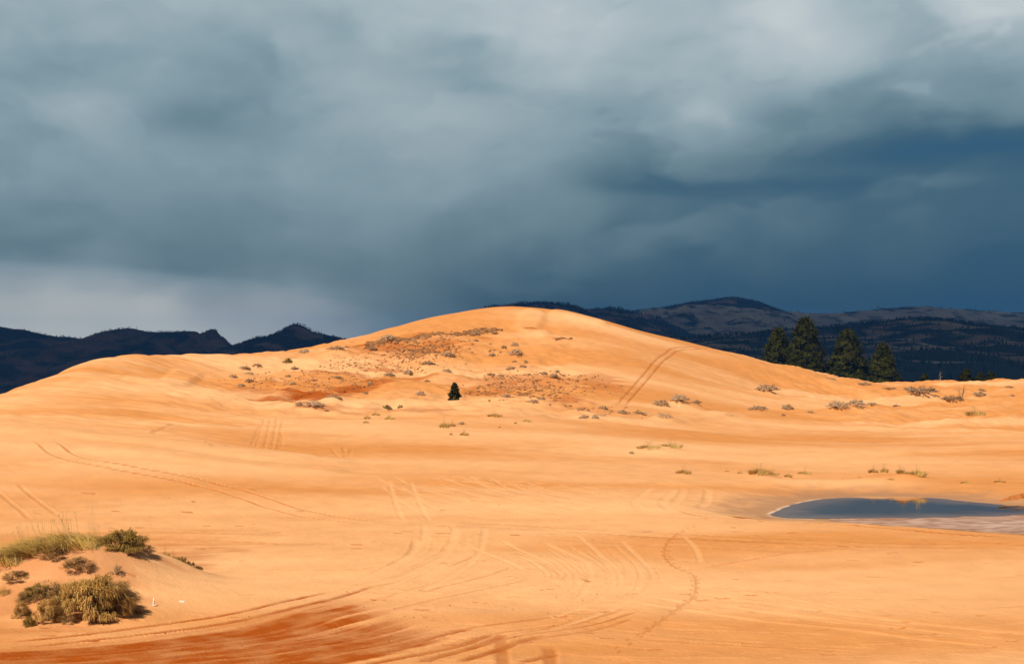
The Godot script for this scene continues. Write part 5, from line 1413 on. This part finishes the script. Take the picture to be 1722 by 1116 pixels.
	["sage_a", -0.57, -128.9, 1.17, 0.42, 4.62, 0.06, "sagebrush", "grey bush in the middle of the speckled ground", "shrub", "bushes scattered over the dunes"],
	["sage_a", 1.99, -124, 1, 0.35, 6.03, 0.06, "sagebrush", "left of two grey bushes below the speckled ground", "shrub", "bushes scattered over the dunes"],
	["sage_b", 2.81, -126, 0.94, 0.4, 0.11, 0.06, "sagebrush", "right of two grey bushes below the speckled ground", "shrub", "bushes scattered over the dunes"],
	["sage_c", 5.46, -122.7, 0.98, 0.29, 1.81, 0.06, "brown_bush", "brown bush at the top left of the dune foot cluster", "shrub", "bushes scattered over the dunes"],
	["sage_a", 6.13, -120.8, 1.03, 0.48, 6.07, 0.06, "sagebrush", "round grey bush at the left of the dune foot cluster", "shrub", "bushes scattered over the dunes"],
	["sage_a", 6.32, -116.3, 1.06, 0.42, 4.87, 0.06, "sagebrush", "grey bush at the lower left of the dune foot cluster", "shrub", "bushes scattered over the dunes"],
	["sage_b", 7.18, -115.2, 0.8, 0.42, 2.58, 0.06, "sagebrush", "pale bush in the middle front of the dune foot cluster", "shrub", "bushes scattered over the dunes"],
	["sage_b", 7.96, -117.7, 1.13, 0.47, 5.92, 0.06, "sagebrush", "pale bush in the centre of the dune foot cluster", "shrub", "bushes scattered over the dunes"],
	["sage_a", 8.35, -122.6, 0.98, 0.39, 3.9, 0.06, "sagebrush", "grey bush behind the centre of the dune foot cluster", "shrub", "bushes scattered over the dunes"],
	["sage_c", 6.86, -121.3, 0.65, 0.28, 5.14, 0.06, "brown_bush", "small brown bush inside the dune foot cluster", "shrub", "bushes scattered over the dunes"],
	["sage_b", 9.58, -116.4, 1.37, 0.37, 1.84, 0.06, "sagebrush", "pale bush at the right front of the dune foot cluster", "shrub", "bushes scattered over the dunes"],
	["sage_a", 9.99, -121.3, 1.04, 0.39, 1.2, 0.06, "sagebrush", "grey bush at the right of the dune foot cluster", "shrub", "bushes scattered over the dunes"],
	["dead_a", 11.66, -122.4, 1.7, 0.34, 2.79, 0.06, "dry_bush", "dry twiggy bush right of the dune foot cluster", "shrub", "bushes scattered over the dunes"],
	["sage_a", 14.42, -129.5, 1.8, 0.52, 0.86, 0.06, "sagebrush", "left of the three bushes below the dune tracks", "shrub", "bushes scattered over the dunes"],
	["sage_b", 16.54, -131.3, 2.25, 0.63, 2.4, 0.06, "sagebrush", "middle of the three bushes below the dune tracks", "shrub", "bushes scattered over the dunes"],
	["sage_c", 18.29, -132.1, 1.2, 0.42, 6.04, 0.06, "brown_bush", "right of the three bushes below the dune tracks", "shrub", "bushes scattered over the dunes"],
	["sage_b", 13.58, -120.1, 2.12, 0.53, 2.08, 0.06, "sagebrush", "long pale bush in front of the three bushes", "shrub", "bushes scattered over the dunes"],
	["sage_c", 16.73, -126.1, 0.81, 0.24, 0.06, 0.06, "brown_bush", "tiny low bush right of the long pale bush", "shrub", "bushes scattered over the dunes"],
	["sage_a", 29.47, -153.9, 2.8, 0.86, 0.28, 0.06, "sagebrush", "sand heaped bush alone on the right dune slope", "shrub", "bushes scattered over the dunes"],
	["sage_a", 28.92, -140.3, 1.43, 0.62, 1.06, 0.06, "sagebrush", "dark compact bush under the right dune slope", "shrub", "bushes scattered over the dunes"],
	["sage_a", 25.09, -135.8, 2.18, 0.49, 4.92, 0.06, "sagebrush", "low grey bush left of the dark compact bush", "shrub", "bushes scattered over the dunes"],
	["dead_a", 30.72, -136.9, 1.61, 0.51, 2.28, 0.06, "dry_bush", "dry twiggy bush left of the two joined pale bushes", "shrub", "bushes scattered over the dunes"],
	["sage_b", 34.14, -139.7, 2.54, 0.73, 1.82, 0.06, "sagebrush", "left one of the two joined pale bushes, widest on the right", "shrub", "bushes scattered over the dunes"],
	["sage_b", 36.27, -140.7, 2.56, 0.68, 0.61, 0.06, "sagebrush", "right one of the two joined pale bushes, widest on the right", "shrub", "bushes scattered over the dunes"],
	["dead_a", 40.66, -150.7, 1.85, 0.3, 6.17, 0.06, "dry_bush", "faint dry brush behind the two joined pale bushes", "shrub", "bushes scattered over the dunes"],
	["sage_c", 43.39, -150.6, 1.05, 0.3, 2.66, 0.06, "brown_bush", "small brown bush in the middle of the broken sand", "shrub", "bushes scattered over the dunes"],
	["sage_a", 50.03, -167.9, 1.89, 0.67, 1.31, 0.06, "sagebrush", "bush just left behind the large dark bush at the right", "shrub", "bushes scattered over the dunes"],
	["sage_c", 50.19, -163.1, 4.01, 0.92, 0.37, 0.06, "brown_bush", "large dark sand heaped bush on the broken sand at the right", "shrub", "bushes scattered over the dunes"],
	["sage_c", 51.47, -156, 2.84, 0.56, 0.35, 0.06, "brown_bush", "low brown bush beside the bare twig at the right", "shrub", "bushes scattered over the dunes"],
	["sage_a", 56.25, -160.7, 1.72, 0.52, 1.06, 0.06, "sagebrush", "compact grey bush near the right edge", "shrub", "bushes scattered over the dunes"],
	["sage_a", 61.95, -165.2, 0.8, 0.39, 4.25, 0.06, "sagebrush", "small grey bush close to the right edge", "shrub", "bushes scattered over the dunes"],
	["dead_a", 60.17, -171, 1.37, 0.41, 0.94, 0.06, "dry_bush", "faint dry brush up at the sand rim near the right edge", "shrub", "bushes scattered over the dunes"],
	["sage_c", 64.16, -172.3, 1.38, 0.28, 0.26, 0.06, "brown_bush", "faint brush on the sand rim at the right edge", "shrub", "bushes scattered over the dunes"],
	["dead_a", 41.22, -172.6, 1.85, 0.35, 3.08, 0.06, "dry_bush", "dry brush in front of the broad pine's foot", "shrub", "bushes scattered over the dunes"],
	["sage_a", 45.78, -173.6, 2.04, 0.49, 1.56, 0.06, "sagebrush", "grey bush in front of the rightmost large pine", "shrub", "bushes scattered over the dunes"],
	["sage_c", 42.48, -169.4, 1.09, 0.24, 6.27, 0.06, "brown_bush", "tiny brush below the broad pine", "shrub", "bushes scattered over the dunes"],
	["sage_c", 47.63, -168.4, 2.16, 0.27, 0.77, 0.06, "brown_bush", "flat brush below the rightmost large pine", "shrub", "bushes scattered over the dunes"],
	["sage_c", 27.34, -134.4, 0.5, 0.31, 3.32, 0.06, "brown_bush", "tiny bush under the dark compact bush", "shrub", "bushes scattered over the dunes"],
	["dead_a", 20.53, -129.2, 1.87, 0.26, 4.86, 0.06, "dry_bush", "faint low brush left of the low grey bush", "shrub", "bushes scattered over the dunes"],
	["sage_a", 8.46, -94.6, 0.46, 0.27, 2.57, 0.06, "sagebrush", "small grey bush at the left end of the straw mound", "shrub", "bushes scattered over the dunes"],
	["dead_a", -4.07, -107.6, 0.86, 0.3, 6.2, 0.06, "dry_bush", "dry brush left of the long olive tuft", "shrub", "bushes scattered over the dunes"],
	["sage_c", 49.99, -150.5, 0.48, 0.28, 3, 0.06, "brown_bush", "tiny dark tuft under the bare twig", "shrub", "bushes scattered over the dunes"],
	["olive_grass_a", -12.16, -112, 0.6, 0.49, 1.52, 0.03, "olive_grass", "upper tuft of the pair right of the wide front bush", "grass", "grass tufts on the open sand"],
	["olive_grass_b", -11.96, -109.2, 0.54, 0.32, 2.58, 0.03, "olive_grass", "lower tuft of the pair right of the wide front bush", "grass", "grass tufts on the open sand"],
	["straw_a", -11.79, -115.1, 0.77, 0.45, 0.23, 0.03, "straw_grass", "straw tuft between the tuft pair and the olive bushes", "grass", "grass tufts on the open sand"],
	["olive_grass_b", -10.48, -113.2, 0.4, 0.33, 2.65, 0.03, "olive_grass", "small tuft left in the row before the dune foot", "grass", "grass tufts on the open sand"],
	["straw_a", -10.13, -110.5, 0.99, 0.38, 1.56, 0.03, "straw_grass", "straw tuft at the front of the row before the dune foot", "grass", "grass tufts on the open sand"],
	["olive_grass_b", -5.29, -104.2, 0.93, 0.72, 5.58, 0.03, "olive_grass", "tall dusty tuft in front of the sapling", "grass", "grass tufts on the open sand"],
	["straw_a", -4.76, -105.9, 0.66, 0.52, 5.22, 0.03, "straw_grass", "straw tuft touching the tall dusty one", "grass", "grass tufts on the open sand"],
	["olive_grass_b", -3.59, -99.7, 0.76, 0.39, 3.13, 0.03, "olive_grass", "dark olive tuft on the open sand before the sapling", "grass", "grass tufts on the open sand"],
	["olive_grass_a", -4.6, -100.4, 0.27, 0.3, 0.2, 0.03, "olive_grass", "tiny tuft left of the dark olive one", "grass", "grass tufts on the open sand"],
	["olive_grass_b", -1.45, -112.3, 1.4, 0.44, 1.6, 0.03, "olive_grass", "long olive tuft right in front of the sapling", "grass", "grass tufts on the open sand"],
	["straw_a", 1.22, -109.3, 0.73, 0.32, 1.52, 0.03, "straw_grass", "dry tuft right of the long olive one", "grass", "grass tufts on the open sand"],
	["olive_grass_b", 0.29, -108.5, 0.29, 0.27, 1.31, 0.03, "olive_grass", "tiny tuft left of the dry one", "grass", "grass tufts on the open sand"],
	["olive_grass_a", -0.99, -105.6, 0.24, 0.26, 1.45, 0.03, "olive_grass", "lone tiny tuft below the long olive one", "grass", "grass tufts on the open sand"],
	["straw_b", 11.69, -98.1, 2.01, 0.58, 5.46, 0.03, "straw_grass", "right clump of the long straw mound on the open sand", "grass", "grass tufts on the open sand"],
	["straw_a", 9.81, -96.3, 1.89, 0.43, 0.89, 0.03, "straw_grass", "left clump of the long straw mound on the open sand", "grass", "grass tufts on the open sand"],
	["olive_grass_b", 10.69, -82.9, 1.11, 0.41, 0.32, 0.03, "olive_grass", "small peaked tuft left of the pool tufts", "grass", "grass tufts on the open sand"],
	["olive_grass_a", 15.46, -83.6, 1.57, 0.61, 5.83, 0.03, "olive_grass", "dark full tuft behind the pool's left end", "grass", "grass tufts on the open sand"],
	["straw_b", 13.87, -86.2, 0.35, 0.21, 3.55, 0.03, "straw_grass", "tiny straw tuft left of the dark full tuft", "grass", "grass tufts on the open sand"],
	["straw_a", 14.54, -85.4, 0.34, 0.25, 6.22, 0.03, "straw_grass", "small straw tuft just left of the dark full tuft", "grass", "grass tufts on the open sand"],
	["straw_b", 16.37, -83.9, 0.9, 0.33, 2.53, 0.03, "straw_grass", "straw fringe at the right of the dark full tuft", "grass", "grass tufts on the open sand"],
	["olive_grass_a", 17.4, -84.2, 0.56, 0.33, 5.66, 0.03, "olive_grass", "left tuft of the thin row behind the pool", "grass", "grass tufts on the open sand"],
	["straw_b", 18.79, -85.9, 1, 0.34, 4.11, 0.03, "straw_grass", "right straw tuft of the thin row behind the pool", "grass", "grass tufts on the open sand"],
	["olive_grass_a", 23.16, -85.7, 0.69, 0.42, 4.97, 0.03, "olive_grass", "left tuft on the low bank behind the pool", "grass", "grass tufts on the open sand"],
	["olive_grass_b", 24.33, -87.3, 0.58, 0.51, 4.68, 0.03, "olive_grass", "tallest tuft on the low bank behind the pool", "grass", "grass tufts on the open sand"],
	["olive_grass_a", 25.27, -86.9, 0.58, 0.43, 3.1, 0.03, "olive_grass", "tuft right of the tallest on the bank behind the pool", "grass", "grass tufts on the open sand"],
	["olive_grass_b", 24.48, -83.7, 0.75, 0.33, 0.58, 0.03, "olive_grass", "front tuft on the low bank behind the pool", "grass", "grass tufts on the open sand"],
	["olive_grass_a", 25.41, -83.7, 1.27, 0.57, 1.32, 0.03, "olive_grass", "widest tuft at the right end of the bank behind the pool", "grass", "grass tufts on the open sand"],
	["olive_grass_b", 23.4, -82.5, 0.48, 0.28, 5.49, 0.03, "olive_grass", "low front tuft under the tallest on the pool bank", "grass", "grass tufts on the open sand"],
	["straw_a", 20.45, -82.6, 0.44, 0.28, 5.65, 0.03, "straw_grass", "straw tuft at the left tail of the pool bank", "grass", "grass tufts on the open sand"],
	["straw_b", 21.93, -84.2, 0.34, 0.21, 5.81, 0.03, "straw_grass", "tiny straw tuft on the left tail of the pool bank", "grass", "grass tufts on the open sand"],
	["olive_grass_a", 47.53, -136.7, 2.32, 0.8, 2.11, 0.03, "olive_grass", "olive tuft alone on the broken sand at the right", "grass", "grass tufts on the open sand"],
	["straw_b", 27.44, -80.9, 0.72, 0.2, 4.13, 0.03, "straw_grass", "faint straw tuft behind the pool's right part", "grass", "grass tufts on the open sand"],
	["straw_a", 29.89, -81.9, 0.8, 0.2, 5.02, 0.03, "straw_grass", "faint straw tuft near the right edge behind the pool", "grass", "grass tufts on the open sand"],
]

var placed_once := {}

func build_plants() -> void:
	for p: Array in PLANTS:
		var source: Node3D = kinds[p[0]]
		var o := source.duplicate() as Node3D
		o.name = numbered(p[7])
		add_child(o, true)
		o.position = on_ground(p[1], p[2], p[6])
		var tall: float = p[4]
		var wide: float = p[3]
		var is_tree: bool = p[0].begins_with("pine") or p[0].begins_with("juniper") or p[0] == "sapling"
		o.basis = Basis.from_euler(Vector3(0, p[5], 0)).scaled(Vector3(tall, tall, tall) if is_tree else Vector3(wide * 0.5, tall, wide * 0.5))
		tag(o, p[8], p[9], p[10] if p.size() > 10 else "", "thing")
	for k: String in kinds: (kinds[k] as Node3D).free()

# ---------------------------------------------------------------- crumbled crust and other small things
const CLODS := [
	[-16.88, -158.4, -12.24, -160.5, 0.8, 220, 0.42],
	[-12.24, -160.5, -8.42, -162.7, 0.5, 220, 0.45],
	[-8.4, -162.4, -1.55, -166, 0.35, 200, 0.4],
	[-3.02, -165.2, -1.41, -166.3, 0.4, 24, 0.5],
	[-13.94, -155.6, -6.35, -156.6, 2.6, 420, 0.22],
	[-14.99, -152.2, -6.79, -150.9, 3, 200, 0.16],
	[-11.68, -153.2, -8.02, -155, 1.5, 90, 0.26],
	[-2.56, -140.4, 7.33, -138.2, 3, 420, 0.19],
	[-3.66, -134.6, 4, -130.1, 2.6, 300, 0.22],
	[-2.85, -155.7, -0.75, -153.8, 0.6, 18, 0.25],
	[-19.94, -148.6, -10.45, -145.6, 2.2, 300, 0.16],
	[-26.33, -137.1, -14.88, -138.6, 4, 420, 0.15],
	[1.41, -166.4, 3.35, -166.9, 0.2, 22, 0.3],
	[5.35, -162, 7.23, -163.8, 0.2, 20, 0.3],
	[5.46, -123.8, 11.95, -122.6, 1.5, 60, 0.18],
	[-20.33, -133.8, -13.29, -135, 2, 120, 0.14],
	[8.74, -141.1, 10.93, -137.1, 2, 60, 0.14],
	[-2.75, -38.5, 1.12, -36.7, 3, 50, 0.03],
	[-5.56, -41.7, -1.76, -39.4, 1.2, 30, 0.03],
	[-8.87, -35.7, -2.45, -34.3, 2, 90, 0.028],
	[-0.02, -47.6, 2.56, -41.6, 2, 12, 0.03]
]

func build_clods() -> void:
	var lump := Tris.new()
	var r := RandomNumberGenerator.new()
	r.seed = 77
	var pts: Array[Vector3] = []
	for k in 6:
		var a := TAU * k / 6.0
		pts.append(Vector3(cos(a), -0.2, sin(a)) * r.randf_range(0.38, 0.56))
	for k in 6:
		var a := TAU * (k + 0.5) / 6.0
		pts.append(Vector3(cos(a) * 0.32, r.randf_range(0.26, 0.42), sin(a) * 0.32) * r.randf_range(0.8, 1.15))
	for k in 6:
		lump.tri(pts[k], pts[6 + k], pts[(k + 1) % 6], Color.WHITE)
		lump.tri(pts[(k + 1) % 6], pts[6 + k], pts[6 + (k + 1) % 6], Color.WHITE)
		lump.tri(pts[6 + k], Vector3(0, 0.42, 0), pts[6 + (k + 1) % 6], Color.WHITE)
	var at: Array[Transform3D] = []
	var tint := PackedColorArray()
	for s: Array in CLODS:
		# from x, z to x, z, spread, how many, size
		for k in int(s[5]):
			var f := rng.randf()
			var x := lerpf(s[0], s[2], f) + rng.randfn(0.0, s[4] * 0.5)
			var z := lerpf(s[1], s[3], f) + rng.randfn(0.0, s[4])
			var size: float = s[6] * rng.randf_range(0.35, 1.0) ** 1.6 * 1.6
			at.append(Transform3D(Basis.from_euler(Vector3(rng.randf_range(-0.3, 0.3), rng.randf() * TAU, 0)).scaled(Vector3(size * 1.35, size * 0.8, size)), on_ground(x, z)))
			tint.append(mixc(Color(0.20, 0.085, 0.035), Color(0.34, 0.17, 0.075), rng.randf()))
	var mm := MultiMesh.new()
	mm.transform_format = MultiMesh.TRANSFORM_3D
	mm.use_colors = true
	mm.mesh = lump.made()
	mm.instance_count = at.size()
	for k in at.size():
		mm.set_instance_transform(k, at[k])
		mm.set_instance_color(k, tint[k])
	var o := MultiMeshInstance3D.new()
	o.name = "crumbled_crust"
	o.multimesh = mm
	o.material_override = painted(1.0, 0.1)
	add_child(o)
	tag(o, "dark red crumbs of sand crust scattered over the dune face", "rubble", "", "stuff")

func build_small() -> void:
	var r := RandomNumberGenerator.new()
	r.seed = 90
	# a leafless bush
	var t := thing("bare_twig", "leafless grey twig bush standing up from the broken sand", "shrub", on_ground(52.52, -155.8))
	var w := Tris.new()
	var x := Tris.new()
	for k in 9:
		var a := r.randf() * TAU
		var top := Vector3(cos(a) * r.randf_range(0.2, 0.8), r.randf_range(1.0, 2.0), sin(a) * r.randf_range(0.2, 0.6))
		w.bar(Vector3(0, -0.1, 0), top * 0.5, 0.020, 0.013, 5, Color(0.22, 0.16, 0.12))
		w.bar(top * 0.5, top, 0.013, 0.005, 4, Color(0.24, 0.18, 0.13))
		for q in 4:
			var b := top * r.randf_range(0.45, 0.9)
			x.bar(b, b + Vector3(r.randf_range(-0.4, 0.4), r.randf_range(0.15, 0.5), r.randf_range(-0.4, 0.4)), 0.008, 0.003, 3, Color(0.25, 0.19, 0.14))
	put(w.made(), "stem", wood_mat, t)
	put(x.made(), "twigs", wood_mat, t)
	# a dead snag behind the rim
	var s := thing("dead_snag", "thin pale dead snag over the sand rim beside the tiny treetop", "tree", on_ground(66.1, -206.0))
	var v := Tris.new()
	v.bar(Vector3(0, -0.3, 0), Vector3(0.1, 1.5, 0), 0.06, 0.04, 7, Color(0.30, 0.24, 0.19))
	v.bar(Vector3(0.1, 1.5, 0), Vector3(0.05, 2.7, 0.1), 0.04, 0.012, 7, Color(0.32, 0.26, 0.21))
	put(v.made(), "trunk", wood_mat, s)
	var b2 := Tris.new()
	for k in 7:
		var y := 1.0 + k * 0.22
		var a := k * 2.2
		b2.bar(Vector3(0.08, y, 0), Vector3(0.08 + cos(a) * 0.45, y + 0.25, sin(a) * 0.45), 0.018, 0.008, 4, Color(0.32, 0.26, 0.21))
	put(b2.made(), "branches", wood_mat, s)
	# the cut bank and the stick at the far right of the pool
	var bank := Tris.new()
	var line: Array[Vector2] = [Vector2(26.96, -73.9), Vector2(27.77, -74.5), Vector2(28.66, -74.9), Vector2(29.42, -74.9), Vector2(30.26, -74.5)]
	for k in 40:
		var f := k / 39.0 * 3.999
		var i := int(f)
		var p := line[i].lerp(line[i + 1], f - i)
		var size := 0.26 * sin(PI * (k + 1.0) / 42.0) + 0.05
		var c := on_ground(p.x, p.y) + Vector3(0, size * 0.2, 0)
		for e in 7:
			var a0 := TAU * e / 7.0
			var a1 := TAU * (e + 1) / 7.0
			var r0 := size * r.randf_range(0.9, 1.2)
			bank.tri(c + Vector3(cos(a0) * r0 * 1.3, -size * 0.6, sin(a0) * r0), c + Vector3(0, size * 0.7, 0), c + Vector3(cos(a1) * r0 * 1.3, -size * 0.6, sin(a1) * r0), shade(Color(0.42, 0.15, 0.045), r.randf_range(0.8, 1.2)))
	tag(put(bank.made(), "cut_bank", painted(1.0, 0.1)), "low red cut bank of crumbly sand behind the pool's right end", "bank", "", "structure")
	var stick := thing("driftwood_stick", "thin dark stick lying on the mud at the pool's far right", "stick", Vector3.ZERO)
	var st := Tris.new()
	var a := on_ground(25.83, -71) + Vector3(0, 0.06, 0)
	var b := on_ground(27.37, -70.5) + Vector3(0, 0.08, 0)
	a.y = maxf(a.y, POOL_LEVEL + 0.03)
	b.y = maxf(b.y, POOL_LEVEL + 0.04)
	stick.position = a
	st.bar(Vector3.ZERO, (b - a) * 0.55 + Vector3(0, 0.05, 0.02), 0.05, 0.04, 6, Color(0.10, 0.07, 0.05))
	st.bar((b - a) * 0.55 + Vector3(0, 0.05, 0.02), b - a, 0.04, 0.02, 6, Color(0.11, 0.08, 0.055))
	put(st.made(), "stem", wood_mat, stick)
	var fork := Tris.new()
	fork.bar((b - a) * 0.5 + Vector3(0, 0.05, 0), (b - a) * 0.62 + Vector3(0, 0.12, 0.25), 0.022, 0.008, 5, Color(0.11, 0.08, 0.055))
	put(fork.made(), "fork", wood_mat, stick)
	# pale scraps on the sand
	var pale := painted(0.8, 0.3)
	var spots := [[-10.76, -40.2, 0.16, "bleached_root", "small white bleached root sticking up beside the foreground hillock"], [-10.1, -41, 0.10, "pale_stone", "flat pale stone lying right of the white bleached root"], [-12.4, -40.1, 0.09, "pale_stone", "pale stone at the foot of the large drooping bush"], [16.34, -130.1, 0.16, "pale_stone", "white stone beside the middle bush below the dune tracks"]]
	for e: Array in spots:
		var o := Tris.new()
		var size: float = e[2]
		if e[3] == "bleached_root":
			o.bar(Vector3(0, -0.05, 0), Vector3(0.02, size, 0.01), 0.035, 0.028, 7, Color(0.72, 0.66, 0.58))
			o.bar(Vector3(0.02, size, 0.01), Vector3(0.0, size * 1.5, 0.0), 0.028, 0.012, 7, Color(0.76, 0.70, 0.62))
			o.bar(Vector3(0.0, 0.02, 0), Vector3(0.11, 0.03, 0.05), 0.022, 0.010, 6, Color(0.66, 0.58, 0.48))
			o.bar(Vector3(0.0, 0.02, 0), Vector3(-0.09, 0.015, 0.07), 0.018, 0.008, 6, Color(0.66, 0.58, 0.48))
		else:
			var n := 8
			for k in n:
				var a0 := TAU * k / n
				var a1 := TAU * (k + 1) / n
				var f0 := size * (1.0 + 0.3 * sin(a0 * 2.0 + 1.0))
				var f1 := size * (1.0 + 0.3 * sin(a1 * 2.0 + 1.0))
				var lo0 := Vector3(cos(a0) * f0, -0.02, sin(a0) * f0 * 0.7)
				var lo1 := Vector3(cos(a1) * f1, -0.02, sin(a1) * f1 * 0.7)
				var hi0 := Vector3(cos(a0) * f0 * 0.7, size * 0.32, sin(a0) * f0 * 0.5)
				var hi1 := Vector3(cos(a1) * f1 * 0.7, size * 0.32, sin(a1) * f1 * 0.5)
				o.quad(lo0, hi0, hi1, lo1, Color(0.66, 0.57, 0.48))
				o.tri(hi0, Vector3(0, size * 0.38, 0), hi1, Color(0.70, 0.62, 0.53))
		var inst := put(o.made(), e[3], pale)
		inst.position = on_ground(e[0], e[1])
		tag(inst, e[4], "root" if e[3] == "bleached_root" else "stone")


func _ready() -> void:
	rng.seed = 20240
	# camera
	var cam := Camera3D.new()
	cam.name = "camera"
	cam.fov = 27.95
	cam.near = 0.5
	cam.far = 60000.0
	add_child(cam)
	cam.position = EYE
	cam.rotation.x = atan(70.0 / 2243.0)
	cam.current = true
	# sky, sun and exposure
	tabulate_clouds()
	var sky_mat := PanoramaSkyMaterial.new()
	sky_mat.panorama = ImageTexture.create_from_image(make_sky())
	var sky := Sky.new()
	sky.sky_material = sky_mat
	var env := Environment.new()
	env.background_mode = Environment.BG_SKY
	env.sky = sky
	env.tonemap_mode = Environment.TONE_MAPPER_LINEAR
	env.tonemap_exposure = 1.17
	env.fog_enabled = true
	env.fog_density = 0.0001
	env.fog_light_color = Color(0.37, 0.65, 1.0)
	env.sdfgi_enabled = true
	env.ssao_enabled = true
	env.ssil_enabled = true
	var around := WorldEnvironment.new()
	around.name = "world_environment"
	around.environment = env
	add_child(around)
	var sun := DirectionalLight3D.new()
	sun.name = "sun"
	sun.light_energy = 1.6
	sun.light_color = Color(1.0, 0.95, 0.86)
	sun.light_angular_distance = 1.0
	sun.shadow_enabled = true
	add_child(sun)
	sun.look_at_from_position(Vector3.ZERO, Vector3(0.34, -0.78, -0.50))
	# the lie of the land
	grain = noise(1, 2.2, 3)
	swell = noise(2, 0.06, 3)
	streak = noise(3, 0.35, 3)
	rock = noise(4, 0.0022, 5)
	pool_edge = smooth_edge(PackedVector2Array(POOL), 0.22, 5)
	mud_edge = smooth_edge(PackedVector2Array(MUD_FLAT), 0.35, 6)
	survey_surface()
	tabulate_basin()
	for m in MOUNDS: mound_list.append(PackedFloat32Array(m))
	build_sand()
	build_pool()
	build_ranges()
	build_storm_cloud()
	# plants, then the small things
	make_kinds()
	build_plants()
	build_clods()
	build_small()
